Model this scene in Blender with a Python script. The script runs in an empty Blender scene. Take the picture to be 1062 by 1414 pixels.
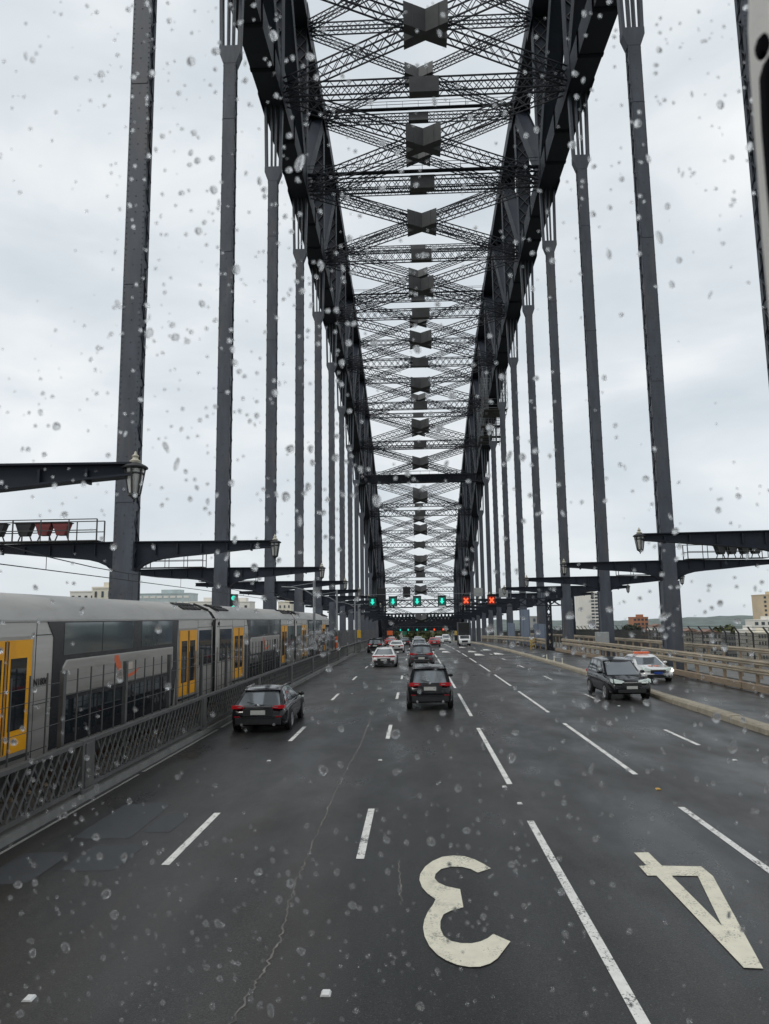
import bpy, bmesh, math, random
from mathutils import Vector, Matrix, Quaternion, noise
from mathutils.geometry import tessellate_polygon

R = math.radians
random.seed(11)
sc = bpy.context.scene
C = sc.collection

# ---------------------------------------------------------------- camera, sky, sun, exposure
EYE = Vector((0, 0, 4.006))
PITCH, YAW, ROLL = .1395, -.0401, -.0137
cam_data = bpy.data.cameras.new('camera')
cam = bpy.data.objects.new('camera', cam_data)
C.objects.link(cam)
cam_data.sensor_fit = 'VERTICAL'
cam_data.sensor_height = 24
cam_data.lens = 1008.56 / 1414 * 24
cam_data.clip_start = .05
cam_data.clip_end = 12000
cam_data.dof.use_dof = True
cam_data.dof.focus_distance = 70
cam_data.dof.aperture_fstop = 5.0
cp, sp, cy, sy = math.cos(PITCH), math.sin(PITCH), math.cos(YAW), math.sin(YAW)
fw = Vector((sy * cp, cy * cp, sp)); rt = Vector((cy, -sy, 0)); up = rt.cross(fw)
cr, sr = math.cos(ROLL), math.sin(ROLL)
rt, up = cr * rt + sr * up, -sr * rt + cr * up
m = Matrix.Identity(4)
for i in range(3):
    m[i][0], m[i][1], m[i][2], m[i][3] = rt[i], up[i], -fw[i], EYE[i]
cam.matrix_world = m
sc.camera = cam

SUN_EL, SUN_AZ = R(50), R(228)      # azimuth from +Y towards +X
world = bpy.data.worlds.new('World')
sc.world = world
world.use_nodes = True
nt = world.node_tree
nt.nodes.clear()
def N(tree, kind, **kw):
    n = tree.nodes.new(kind)
    for k, v in kw.items():
        setattr(n, k, v)
    return n
out = N(nt, 'ShaderNodeOutputWorld')
bg_sky = N(nt, 'ShaderNodeBackground'); bg_sky.inputs['Strength'].default_value = .06
bg_cl = N(nt, 'ShaderNodeBackground'); bg_cl.inputs['Strength'].default_value = .95
sky = N(nt, 'ShaderNodeTexSky'); sky.sky_type = 'NISHITA'; sky.sun_disc = False
sky.sun_elevation = SUN_EL; sky.sun_rotation = SUN_AZ
nt.links.new(sky.outputs[0], bg_sky.inputs['Color'])
tc = N(nt, 'ShaderNodeTexCoord')
mp = N(nt, 'ShaderNodeMapping'); mp.inputs['Scale'].default_value = (2.2, 2.2, 5.5); mp.inputs['Location'].default_value = (.35, 1.9, .3)
nt.links.new(tc.outputs['Generated'], mp.inputs['Vector'])
n1 = N(nt, 'ShaderNodeTexNoise'); n1.inputs['Scale'].default_value = 1.5; n1.inputs['Detail'].default_value = 5; n1.inputs['Roughness'].default_value = .5; n1.inputs['Distortion'].default_value = .3
nt.links.new(mp.outputs[0], n1.inputs['Vector'])
ramp = N(nt, 'ShaderNodeValToRGB')
els = ramp.color_ramp.elements
els[0].position = .26; els[0].color = (.635, .705, .76, 1)
els[1].position = .74; els[1].color = (1.0, 1.02, 1.03, 1)
e = els.new(.5); e.color = (.79, .845, .885, 1)
nt.links.new(n1.outputs['Fac'], ramp.inputs[0])
nt.links.new(ramp.outputs[0], bg_cl.inputs['Color'])
mixs = N(nt, 'ShaderNodeMixShader'); mixs.inputs[0].default_value = .9
nt.links.new(bg_sky.outputs[0], mixs.inputs[1]); nt.links.new(bg_cl.outputs[0], mixs.inputs[2])
nt.links.new(mixs.outputs[0], out.inputs[0])

sun_data = bpy.data.lights.new('sun', 'SUN')
sun_data.energy = 1.0; sun_data.angle = R(16); sun_data.color = (1, .96, .9)
sun = bpy.data.objects.new('sun', sun_data); C.objects.link(sun)
sun.location = (0, 0, 200)
sd = Vector((math.sin(SUN_AZ) * math.cos(SUN_EL), math.cos(SUN_AZ) * math.cos(SUN_EL), math.sin(SUN_EL)))
sun.rotation_euler = sd.to_track_quat('Z', 'Y').to_euler()

sc.view_settings.view_transform = 'Standard'
sc.view_settings.look = 'None'
sc.view_settings.exposure = 0.1
sc.view_settings.gamma = 1
sc.cycles.max_bounces = 8
sc.cycles.transparent_max_bounces = 16
sc.cycles.caustics_refractive = False
sc.cycles.caustics_reflective = False
sc.cycles.use_denoising = True

# ---------------------------------------------------------------- materials
def mat(name, col, rough=.6, metal=0., var=.25, scale=3., stretch=(1, 1, 1), bump=0., bscale=30., stain=None, stain_amt=.4, rvar=.15, coat=0., spec=.5, coords='Object', thr=(.55, .72), chip=0):
    m = bpy.data.materials.new(name)
    m.use_nodes = True
    t = m.node_tree
    b = t.nodes['Principled BSDF']
    b.inputs['Roughness'].default_value = rough
    b.inputs['Metallic'].default_value = metal
    b.inputs['Coat Weight'].default_value = coat
    b.inputs['Specular IOR Level'].default_value = spec
    tcn = N(t, 'ShaderNodeTexCoord')
    mpn = N(t, 'ShaderNodeMapping'); mpn.inputs['Scale'].default_value = stretch
    t.links.new(tcn.outputs[coords], mpn.inputs['Vector'])
    nz = N(t, 'ShaderNodeTexNoise'); nz.inputs['Scale'].default_value = scale; nz.inputs['Detail'].default_value = 6; nz.inputs['Roughness'].default_value = .62
    t.links.new(mpn.outputs[0], nz.inputs['Vector'])
    rp = N(t, 'ShaderNodeValToRGB')
    rp.color_ramp.elements[0].position = .25; rp.color_ramp.elements[1].position = .75
    rp.color_ramp.elements[0].color = (*[c * (1 - var) for c in col], 1)
    rp.color_ramp.elements[1].color = (*[min(1, c * (1 + var)) for c in col], 1)
    t.links.new(nz.outputs['Fac'], rp.inputs[0])
    colour = rp.outputs[0]
    if stain:
        n2 = N(t, 'ShaderNodeTexNoise'); n2.inputs['Scale'].default_value = scale * .37; n2.inputs['Detail'].default_value = 8; n2.inputs['Roughness'].default_value = .7
        t.links.new(mpn.outputs[0], n2.inputs['Vector'])
        r2 = N(t, 'ShaderNodeValToRGB')
        r2.color_ramp.elements[0].position = thr[0]; r2.color_ramp.elements[0].color = (0, 0, 0, 1)
        r2.color_ramp.elements[1].position = thr[1]; r2.color_ramp.elements[1].color = (stain_amt, stain_amt, stain_amt, 1)
        t.links.new(n2.outputs['Fac'], r2.inputs[0])
        mx = N(t, 'ShaderNodeMix'); mx.data_type = 'RGBA'
        t.links.new(r2.outputs[0], mx.inputs[0])
        t.links.new(colour, mx.inputs[6]); mx.inputs[7].default_value = (*stain, 1)
        colour = mx.outputs[2]
    if chip:
        nc = N(t, 'ShaderNodeTexNoise'); nc.inputs['Scale'].default_value = 26; nc.inputs['Detail'].default_value = 5; nc.inputs['Roughness'].default_value = .7
        nd = N(t, 'ShaderNodeTexNoise'); nd.inputs['Scale'].default_value = 2.2; nd.inputs['Detail'].default_value = 3
        t.links.new(mpn.outputs[0], nc.inputs['Vector']); t.links.new(mpn.outputs[0], nd.inputs['Vector'])
        ad = N(t, 'ShaderNodeMath', operation='MULTIPLY_ADD'); ad.inputs[1].default_value = .6
        t.links.new(nd.outputs['Fac'], ad.inputs[0]); t.links.new(nc.outputs['Fac'], ad.inputs[2])
        rc = N(t, 'ShaderNodeValToRGB'); rc.color_ramp.elements[0].position = .885; rc.color_ramp.elements[0].color = (0, 0, 0, 1)
        rc.color_ramp.elements[1].position = .93; rc.color_ramp.elements[1].color = (chip, chip, chip, 1)
        t.links.new(ad.outputs[0], rc.inputs[0])
        mc = N(t, 'ShaderNodeMix'); mc.data_type = 'RGBA'
        t.links.new(rc.outputs[0], mc.inputs[0]); t.links.new(colour, mc.inputs[6]); mc.inputs[7].default_value = (.045, .046, .048, 1)
        colour = mc.outputs[2]
    t.links.new(colour, b.inputs['Base Color'])
    if rvar:
        mr = N(t, 'ShaderNodeMapRange')
        mr.inputs[3].default_value = max(.02, rough - rvar); mr.inputs[4].default_value = min(1, rough + rvar)
        t.links.new(nz.outputs['Fac'], mr.inputs[0]); t.links.new(mr.outputs[0], b.inputs['Roughness'])
    if bump:
        n3 = N(t, 'ShaderNodeTexNoise'); n3.inputs['Scale'].default_value = bscale; n3.inputs['Detail'].default_value = 4
        t.links.new(mpn.outputs[0], n3.inputs['Vector'])
        bp = N(t, 'ShaderNodeBump'); bp.inputs['Strength'].default_value = bump; bp.inputs['Distance'].default_value = .02
        t.links.new(n3.outputs['Fac'], bp.inputs['Height']); t.links.new(bp.outputs[0], b.inputs['Normal'])
    return m

def lamp(name, col, strength, base=None):
    m = bpy.data.materials.new(name); m.use_nodes = True
    b = m.node_tree.nodes['Principled BSDF']
    b.inputs['Base Color'].default_value = (*(base or col), 1)
    b.inputs['Emission Color'].default_value = (*col, 1)
    b.inputs['Emission Strength'].default_value = strength
    b.inputs['Roughness'].default_value = .2
    return m

M = {}
M['steel'] = mat('bridge paint with shade', (.022, .027, .038), .6, 0, .28, .35, spec=.25, stain=(.055, .045, .04), stain_amt=.35, bump=.15, bscale=6)  # shade under the chords is put into this darker base colour
M['steel_post'] = mat('hanger paint with front light', (.070, .080, .099), .5, 0, .38, 1.6, (1, 1, .25), thr=(.52, .66), stain=(.135, .115, .10), stain_amt=.5, bump=.12, bscale=8)  # same bridge steel, base colour raised for front light on the hangers
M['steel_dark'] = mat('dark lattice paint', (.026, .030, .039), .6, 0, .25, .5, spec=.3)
M['plate'] = mat('gusset plate paint', (.082, .082, .084), .6, 0, .35, .6, stain=(.06, .05, .045), stain_amt=.5)
M['grey_metal'] = mat('galvanised grey', (.26, .27, .28), .5, .4, .2, 4)
M['dark_metal'] = mat('dark fence paint', (.060, .060, .058), .6, 0, .3, 3, stain=(.12, .09, .07), stain_amt=.3)
M['fence'] = mat('lattice fence paint', (.10, .10, .097), .6, 0, .3, 2.5, stain=(.16, .13, .11), stain_amt=.4)
M['picket'] = mat('thin picket paint', (.10, .10, .10), .6, 0, .2, 3)
M['concrete'] = mat('weathered concrete kerb', (.36, .315, .24), .8, 0, .28, 2.2, stain=(.13, .12, .10), stain_amt=.7, bump=.4, bscale=25)
M['concrete_grey'] = mat('grey concrete', (.2, .2, .19), .85, 0, .25, 1.5, stain=(.08, .08, .08), stain_amt=.5, bump=.3, bscale=20)
M['rail_tan'] = mat('tan guard rail paint', (.47, .40, .30), .55, 0, .25, 2.0, (1, .35, 1), stain=(.15, .12, .09), stain_amt=.55)
M['timber'] = mat('weathered timber kerb', (.33, .25, .175), .8, 0, .3, 3, (6, .5, 6), stain=(.12, .09, .06), stain_amt=.5)
M['deck'] = mat('bridge deck concrete', (.12, .12, .118), .85, 0, .3, .8)
M['ballast'] = mat('rail ballast stone', (.12, .105, .09), .9, 0, .5, 9, bump=.8, bscale=14)
M['rust'] = mat('rail steel', (.14, .09, .065), .5, .5, .3, 8)
M['white_line'] = mat('worn white road paint', (.78, .77, .73), .6, 0, .14, 7, chip=.9, stain=(.22, .22, .21), stain_amt=.6, bump=.2, bscale=60)
M['number_paint'] = mat('cream road paint', (.76, .72, .58), .6, 0, .12, 5, chip=.5, stain=(.32, .30, .25), stain_amt=.6, bump=.15, bscale=60)
M['edge_line'] = mat('dirty edge line paint', (.33, .32, .29), .7, 0, .3, 2.2, (1, .3, 1), stain=(.07, .07, .07), stain_amt=.9)
M['gutter'] = mat('wet gutter', (.035, .037, .04), .3, 0, .4, 2, (1, .2, 1))
M['crack'] = mat('pale crack filler', (.17, .16, .145), .8, 0, .5, 6, stain=(.05, .05, .05), stain_amt=.8)
M['patch'] = mat('asphalt patch', (.042, .046, .050), .6, 0, .25, 3, bump=.3, bscale=60, rvar=.2)
M['stud'] = mat('white plastic stud', (.75, .75, .73), .4, 0, .1, 30)
M['stud_yellow'] = mat('amber plastic stud', (.6, .35, .05), .4, 0, .1, 30)
M['train_steel'] = mat('brushed train steel', (.42, .40, .37), .42, .55, .13, 1.2, (1, .3, 4), stain=(.17, .14, .11), stain_amt=.6, rvar=.1)
M['train_roof'] = mat('train roof grey', (.46, .45, .43), .55, .2, .14, 1.2, (1, .3, 1), stain=(.2, .18, .16), stain_amt=.45)
M['train_dark'] = mat('train underframe', (.028, .027, .027), .7, 0, .4, 2)
M['train_black'] = mat('train black panel', (.020, .022, .026), .22, 0, .2, 1)
M['orange'] = mat('yellow orange train door', (1.0, .43, .004), .42, 0, .08, 2, stain=(.55, .24, .02), stain_amt=.35)
M['logo'] = mat('orange red logo film', (.75, .15, .05), .4, 0, .08, 4)
M['logo_pale'] = mat('pale logo film', (.6, .5, .42), .4, 0, .08, 4)
M['glass_dark'] = mat('dark window glass', (.018, .022, .026), .05, 0, .1, 1, rvar=.02, spec=.8)
M['glass_car'] = mat('car window glass', (.17, .19, .205), .05, .35, .1, 1, rvar=.02, spec=.8)
M['glass_train'] = mat('train glass with sky sheen', (.13, .155, .165), .06, .35, .1, 1, rvar=.02, spec=1.0)  # base colour lifted to stand in for sky reflected in the upper windows
M['black_paint'] = mat('black car paint', (.007, .007, .009), .15, 0, .2, 2, coat=.25, rvar=.04, spec=.35)
M['white_paint'] = mat('white car paint', (.80, .80, .79), .25, 0, .05, 2, coat=.8, rvar=.05)
M['grey_paint'] = mat('grey car paint', (.085, .088, .095), .25, .3, .1, 2, coat=.8, rvar=.05)
M['silver_paint'] = mat('silver car paint', (.42, .43, .44), .28, .5, .08, 2, coat=.8, rvar=.05)
M['red_paint'] = mat('red car paint', (.42, .018, .02), .25, 0, .1, 2, coat=.8, rvar=.05)
M['plastic'] = mat('black plastic trim', (.022, .022, .023), .5, 0, .2, 6)
M['tyre'] = mat('tyre rubber', (.016, .016, .016), .8, 0, .3, 8)
M['rim'] = mat('alloy wheel', (.45, .45, .46), .35, .7, .15, 5)
M['chrome'] = mat('bright trim', (.6, .6, .6), .2, .9, .1, 5, rvar=.05)
M['num_plate'] = mat('white number plate', (.55, .55, .52), .5, 0, .12, 14)
M['plate_blue'] = mat('blue number plate', (.03, .08, .38), .4, 0, .1, 14)
M['tail'] = lamp('red tail lamp', (.8, .02, .03), .10, (.30, .008, .012))
M['tail_dull'] = mat('unlit red tail lamp', (.25, .012, .018), .2, 0, .2, 10)
M['head'] = lamp('headlamp', (1, .97, .9), .12, (.62, .75, .72))
M['head_bright'] = lamp('lit headlamp', (1, .97, .9), 2.5, (.75, .75, .72))
M['amber'] = lamp('orange roof sign', (1, .18, .05), .12, (.6, .13, .06))
M['green_on'] = lamp('green signal lens', (.03, .78, .58), 1.0, (.0, .3, .2))
M['green_dim'] = lamp('green signal glow face', (.0, .10, .08), .5, (.01, .04, .035))
M['red_on'] = lamp('red signal cross', (1, .10, .03), 1.5, (.3, .02, .01))
M['red_dim'] = lamp('red signal glow face', (.22, .02, .012), .5, (.05, .01, .01))
M['black'] = mat('matt black', (.012, .012, .013), .6, 0, .2, 3)
M['lamp_glass'] = mat('frosted lantern glass', (.62, .62, .58), .35, 0, .08, 5)
M['cream'] = mat('cream lantern crown', (.55, .52, .42), .5, 0, .15, 8)
M['lantern_metal'] = mat('dark lantern iron', (.035, .036, .038), .5, 0, .3, 8)
M['box_grey'] = mat('pale grey cabinet', (.36, .37, .36), .5, 0, .12, 4)
M['red_cloth'] = mat('red floodlight cover', (.22, .05, .05), .7, 0, .2, 4)
M['blue_panel'] = mat('blue grey hoarding', (.13, .17, .24), .5, 0, .15, 1.5, stain=(.2, .22, .26), stain_amt=.4)
M['yellow'] = mat('yellow rail paint', (.62, .42, .10), .55, 0, .15, 4)
M['orange_plastic'] = mat('orange plastic', (.75, .13, .03), .5, 0, .15, 4)
M['sign_green'] = mat('green road sign', (.02, .18, .10), .5, 0, .15, 2)
M['sign_yellow'] = mat('yellow cabinet', (.60, .36, .03), .5, 0, .15, 3)
M['bld_white'] = mat('pale rendered wall', (.72, .69, .63), .8, 0, .1, .05, coords='Object')
M['bld_cream'] = mat('cream rendered wall', (.70, .65, .54), .8, 0, .1, .05)
M['bld_tan'] = mat('tan brick wall', (.56, .45, .31), .8, 0, .14, .1)
M['bld_brick'] = mat('orange brick wall', (.36, .16, .09), .8, 0, .18, .2)
M['bld_grey'] = mat('grey wall', (.30, .30, .29), .8, 0, .12, .1)
M['bld_glass'] = mat('green glass wall', (.42, .48, .48), .35, 0, .2, .2)
M['window'] = mat('building window glass', (.05, .06, .07), .12, 0, .3, .2)
M['roof_tile'] = mat('roof tile', (.20, .12, .09), .8, 0, .2, .5)
M['roof_grey'] = mat('grey roof sheet', (.25, .25, .25), .7, 0, .15, .5)
M['leaf'] = mat('tree leaves', (.030, .045, .022), .7, 0, .5, .6)
M['leaf_light'] = mat('light tree leaves', (.085, .095, .035), .7, 0, .4, .6)
M['bark'] = mat('bark', (.07, .05, .035), .9, 0, .3, 3)
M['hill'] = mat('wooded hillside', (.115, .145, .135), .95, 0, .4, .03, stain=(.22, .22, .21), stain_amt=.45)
M['ground'] = mat('far suburb ground', (.10, .11, .09), .95, 0, .5, .01, stain=(.25, .24, .22), stain_amt=.5)
M['trim'] = mat('grey cab trim', (.62, .60, .56), .6, 0, .06, 20, bump=.15, bscale=300)
M['cab_black'] = mat('black cab panel', (.004, .004, .005), .85, 0, .2, 10, spec=.05)
M['shade_mesh'] = mat('scaffold netting', (.10, .095, .085), .9, 0, .4, 1.5)

def asphalt():
    m = bpy.data.materials.new('wet worn asphalt'); m.use_nodes = True
    t = m.node_tree; b = t.nodes['Principled BSDF']
    tcn = N(t, 'ShaderNodeTexCoord')
    def nz(scale, stretch, detail=6, rough=.6):
        mpn = N(t, 'ShaderNodeMapping'); mpn.inputs['Scale'].default_value = stretch
        t.links.new(tcn.outputs['Object'], mpn.inputs['Vector'])
        n = N(t, 'ShaderNodeTexNoise'); n.inputs['Scale'].default_value = scale; n.inputs['Detail'].default_value = detail; n.inputs['Roughness'].default_value = rough
        t.links.new(mpn.outputs[0], n.inputs['Vector'])
        return n.outputs['Fac']
    def ramp2(fac, p0, c0, p1, c1):
        r = N(t, 'ShaderNodeValToRGB')
        r.color_ramp.elements[0].position = p0; r.color_ramp.elements[0].color = (*c0, 1)
        r.color_ramp.elements[1].position = p1; r.color_ramp.elements[1].color = (*c1, 1)
        t.links.new(fac, r.inputs[0]); return r.outputs[0]
    def mixc(fac, a, bb, mode='MIX'):
        x = N(t, 'ShaderNodeMix'); x.data_type = 'RGBA'; x.blend_type = mode
        if hasattr(fac, 'links'): t.links.new(fac, x.inputs[0])
        else: x.inputs[0].default_value = fac
        for s, i in ((a, 6), (bb, 7)):
            if hasattr(s, 'links'): t.links.new(s, x.inputs[i])
            else: x.inputs[i].default_value = (*s, 1)
        return x.outputs[2]
    base = ramp2(nz(.25, (1, .25, 1), 8), .38, (.0125, .0132, .0142), .62, (.029, .0292, .0295))
    streak = ramp2(nz(1.1, (1, .035, 1), 5), .32, (.58, .59, .61), .68, (1.35, 1.32, 1.28))
    c = mixc(1.0, base, streak, 'MULTIPLY')
    sx = N(t, 'ShaderNodeSeparateXYZ'); t.links.new(tcn.outputs['Object'], sx.inputs[0])
    def mth(op, a, b_=None):
        q = N(t, 'ShaderNodeMath', operation=op)
        for i, v in enumerate((a, b_)):
            if v is None: continue
            if hasattr(v, 'links'): t.links.new(v, q.inputs[i])
            else: q.inputs[i].default_value = v
        return q.outputs[0]
    wob = mth('MULTIPLY', nz(.35, (1, .12, 1), 3), 1.6)
    wave = mth('SINE', mth('MULTIPLY', mth('ADD', sx.outputs['X'], wob), 6.283 / 1.585))
    wave = mth('ADD', mth('MULTIPLY', wave, .5), .5)
    c = mixc(1.0, c, ramp2(wave, .1, (.80, .80, .81), .9, (1.12, 1.11, 1.09)), 'MULTIPLY')
    blot = nz(.55, (1, .45, 1), 7, .55)
    c = mixc(1.0, c, ramp2(blot, .40, (.64, .65, .665), .60, (1.2, 1.18, 1.15)), 'MULTIPLY')
    grain = ramp2(nz(42, (1, 1, 1), 2, .7), .40, (.42, .42, .42), .62, (1.75, 1.75, 1.68))
    c = mixc(1.0, c, grain, 'MULTIPLY')
    brown = ramp2(nz(.5, (1, .09, 1), 4), .50, (0, 0, 0), .66, (.7, .7, .7))
    c = mixc(brown, c, (.041, .033, .028))
    speck = ramp2(nz(60, (1, 1, 1), 2, .6), .62, (0, 0, 0), .69, (.6, .6, .6))
    c = mixc(speck, c, (.16, .155, .14))
    t.links.new(c, b.inputs['Base Color'])
    rr = N(t, 'ShaderNodeMapRange'); rr.inputs[1].default_value = .3; rr.inputs[2].default_value = .7; rr.inputs[3].default_value = .20; rr.inputs[4].default_value = .58
    t.links.new(blot, rr.inputs[0]); t.links.new(rr.outputs[0], b.inputs['Roughness'])
    bp = N(t, 'ShaderNodeBump'); bp.inputs['Strength'].default_value = .35; bp.inputs['Distance'].default_value = .01
    t.links.new(nz(55, (1, 1, 1), 3, .7), bp.inputs['Height']); t.links.new(bp.outputs[0], b.inputs['Normal'])
    return m
M['asphalt'] = asphalt()

# ---------------------------------------------------------------- mesh helpers
class MB:
    def __init__(s): s.v = []; s.f = []; s.mi = []; s.ms = []
    def _m(s, mt):
        if mt is None: return 0
        if mt not in s.ms: s.ms.append(mt)
        return s.ms.index(mt)
    def add(s, vs, fs, mt=None):
        o = len(s.v); s.v += [tuple(v) for v in vs]
        k = s._m(mt)
        for f in fs: s.f.append(tuple(i + o for i in f)); s.mi.append(k)
    def bar(s, p0, p1, w, h, upv=(0, 0, 1), caps=True, mt=None, w1=None, h1=None):
        p0 = Vector(p0); p1 = Vector(p1); d = (p1 - p0).normalized(); u = Vector(upv)
        if abs(d.dot(u)) > .999: u = Vector((0, 1, 0)) if abs(d.y) < .9 else Vector((1, 0, 0))
        sd_ = d.cross(u).normalized(); u = sd_.cross(d)
        vs = []
        for p, ww, hh in ((p0, w, h), (p1, w1 or w, h1 or h)):
            for a, b in ((-1, -1), (1, -1), (1, 1), (-1, 1)): vs.append(p + sd_ * (a * ww / 2) + u * (b * hh / 2))
        fs = [(0, 1, 5, 4), (1, 2, 6, 5), (2, 3, 7, 6), (3, 0, 4, 7)]
        if caps: fs += [(3, 2, 1, 0), (4, 5, 6, 7)]
        s.add(vs, fs, mt)
    def box(s, c, size, mt=None, rot=None):
        c = Vector(c); vs = []
        for x in (-.5, .5):
            for y in (-.5, .5):
                for z in (-.5, .5):
                    v = Vector((x * size[0], y * size[1], z * size[2]))
                    if rot: v = rot @ v
                    vs.append(c + v)
        s.add(vs, [(0, 1, 3, 2), (4, 6, 7, 5), (0, 4, 5, 1), (2, 3, 7, 6), (0, 2, 6, 4), (1, 5, 7, 3)], mt)
    def tube(s, p0, p1, r, n=8, mt=None, r1=None, caps=True):
        p0 = Vector(p0); p1 = Vector(p1); d = (p1 - p0).normalized()
        a = d.orthogonal().normalized(); b = d.cross(a); r1 = r if r1 is None else r1
        vs = [p0 + (a * math.cos(6.28319 * i / n) + b * math.sin(6.28319 * i / n)) * r for i in range(n)] + \
             [p1 + (a * math.cos(6.28319 * i / n) + b * math.sin(6.28319 * i / n)) * r1 for i in range(n)]
        fs = [(i, (i + 1) % n, n + (i + 1) % n, n + i) for i in range(n)]
        if caps: fs += [tuple(range(n - 1, -1, -1)), tuple(range(n, 2 * n))]
        s.add(vs, fs, mt)
    def lathe(s, prof, c=(0, 0, 0), n=12, mt=None):
        c = Vector(c); vs = []; fs = []
        for r, z in prof:
            for i in range(n):
                a = 6.28319 * i / n; vs.append(c + Vector((r * math.cos(a), r * math.sin(a), z)))
        for k in range(len(prof) - 1):
            for i in range(n):
                j = (i + 1) % n; fs.append((k * n + i, k * n + j, (k + 1) * n + j, (k + 1) * n + i))
        fs.append(tuple(range(n - 1, -1, -1))); L = (len(prof) - 1) * n; fs.append(tuple(range(L, L + n)))
        s.add(vs, fs, mt)
    def prism(s, poly, axis, a0, a1, mt=None):
        """poly: 2-D points in the plane across axis (0 x: (y,z); 1 y: (x,z); 2 z: (x,y))."""
        def P(p, a): return {0: (a, p[0], p[1]), 1: (p[0], a, p[1]), 2: (p[0], p[1], a)}[axis]
        n = len(poly)
        vs = [P(p, a0) for p in poly] + [P(p, a1) for p in poly]
        fs = [(i, (i + 1) % n, n + (i + 1) % n, n + i) for i in range(n)]
        tri = tessellate_polygon([[Vector((p[0], p[1], 0)) for p in poly]])
        for t in tri: fs.append(tuple(t)); fs.append(tuple(i + n for i in reversed(t)))
        s.add(vs, fs, mt)
    def laced(s, p0, p1, w, h, upv, pitch, t=.2, lw=.13, lt=.05, tb='zig', single=False, mt=None):
        p0 = Vector(p0); p1 = Vector(p1); d = (p1 - p0); L = d.length; d.normalize()
        u = Vector(upv); sd_ = d.cross(u).normalized(); u = sd_.cross(d)
        c = lambda a, b, q: p0 + d * q + sd_ * (a * (w - t) / 2) + u * (b * (h - t) / 2)
        for a in (-1, 1):
            for b in (-1, 1): s.bar(c(a, b, 0), c(a, b, L), t, t, u, mt=mt)
        n = max(2, round(L / pitch)); q = L / n
        for a in (-1, 1):
            for i in range(n):
                k = 1 if (i + (a > 0)) % 2 else -1
                s.bar(c(a, -k, i * q), c(a, k, (i + 1) * q), lt, lw, u, False, mt)
                if not single: s.bar(c(a, k, i * q), c(a, -k, (i + 1) * q), lt, lw, u, False, mt)
        if tb:
            for b in (-1, 1):
                for i in range(n):
                    k = 1 if i % 2 else -1
                    s.bar(c(k, b, i * q), c(-k, b, (i + 1) * q), lw, lt, u, False, mt)
    def build(s, name, material=None, parent=None, smooth=None, loc=None, bevel=0):
        me = bpy.data.meshes.new(name)
        me.from_pydata(s.v, [], s.f)
        mats = [M[k] for k in s.ms] if s.ms else [M[material]]
        for mm in mats: me.materials.append(mm)
        if s.ms and len(s.ms) > 1: me.polygons.foreach_set('material_index', s.mi)
        bm = bmesh.new(); bm.from_mesh(me)
        bmesh.ops.recalc_face_normals(bm, faces=bm.faces)
        bm.to_mesh(me); bm.free()
        if smooth:
            me.polygons.foreach_set('use_smooth', [True] * len(me.polygons))
            me.set_sharp_from_angle(angle=R(smooth))
        o = bpy.data.objects.new(name, me); C.objects.link(o)
        if parent: o.parent = parent
        if loc: o.location = loc
        if bevel:
            b = o.modifiers.new('bevel', 'BEVEL'); b.width = bevel; b.segments = 2; b.limit_method = 'ANGLE'; b.angle_limit = R(35)
        return o

def tag(o, label=None, cat=None, group=None, kind=None):
    if label: o['label'] = label
    if cat: o['category'] = cat
    if group: o['group'] = group
    if kind: o['kind'] = kind
    return o
def empty(name, loc=(0, 0, 0), rz=0, label=None, cat=None, group=None, rx=0):
    o = bpy.data.objects.new(name, None); C.objects.link(o)
    o.location = loc; o.rotation_euler = (rx, 0, rz); o.empty_display_size = .3
    return tag(o, label, cat, group)
def copy_tree(o, parent=None):
    c = o.copy(); C.objects.link(c); c.parent = parent
    for k in KIDS.get(o.name, []) or list(o.children): copy_tree(k, c)
    return c
KIDS = {}

def zr(y):
    """height of the road crown line: the deck falls away gently ahead"""
    return -8.7e-5 * y * y if 0 < y < 420 else (-8.7e-5 * 420 * 420 - .02 * (y - 420) if y >= 420 else 0)
def pixel_ray(u, v): return (rt * ((u - 531) / 1008.56) + up * ((707 - v) / 1008.56) + fw)
def on_road(u, v):
    d = pixel_ray(u, v); q = -EYE.z / d.z; p = EYE + d * q
    for _ in range(6): q = (zr(p.y) - EYE.z) / d.z; p = EYE + d * q
    return p
K = lambda k: 35.86 + 18.29 * k
XL, XR = -14.40, 18.46
XC = (XL + XR) / 2

# ---------------------------------------------------------------- road, deck, kerbs, markings
YS = [-150, -60, -12, 0, 6] + list(range(12, 60, 6)) + list(range(60, 420, 12)) + [420, 520, 700]
def strip(name, x0, x1, dz, material, parent=None, kind='structure', ys=YS, thick=.0, cols=1):
    b = MB(); vs = []; fs = []
    xs = [x0 + (x1 - x0) * i / cols for i in range(cols + 1)]; n = cols + 1
    for y in ys:
        for x in xs: vs.append((x, y, zr(y) + dz))
    for i in range(len(ys) - 1):
        for j in range(cols): fs.append((i * n + j, i * n + j + 1, (i + 1) * n + j + 1, (i + 1) * n + j))
    if thick:
        o_ = len(vs)
        for y in ys: vs += [(x0, y, zr(y) + dz - thick), (x1, y, zr(y) + dz - thick)]
        for i in range(len(ys) - 1):
            a = o_ + i * 2
            fs += [(a + 1, a, a + 2, a + 3), (i * n, (i + 1) * n, a + 2, a), (i * n + cols, a + 1, a + 3, (i + 1) * n + cols)]
        fs += [(0, o_, o_ + 1, cols)]
    b.add(vs, fs); o = b.build(name, material, parent)
    if kind and not parent: o['kind'] = kind
    return o
road = strip('road', -7.5, 11.35, 0, 'asphalt', cols=2)
bus_lane = strip('bus_lane', 11.95, 17.0, .0, 'asphalt')
strip('bridge_deck', -24, 30, -.45, 'deck', thick=1.8)
strip('track_bed', -14.0, -8.0, -.05, 'ballast', thick=.3)
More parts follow.
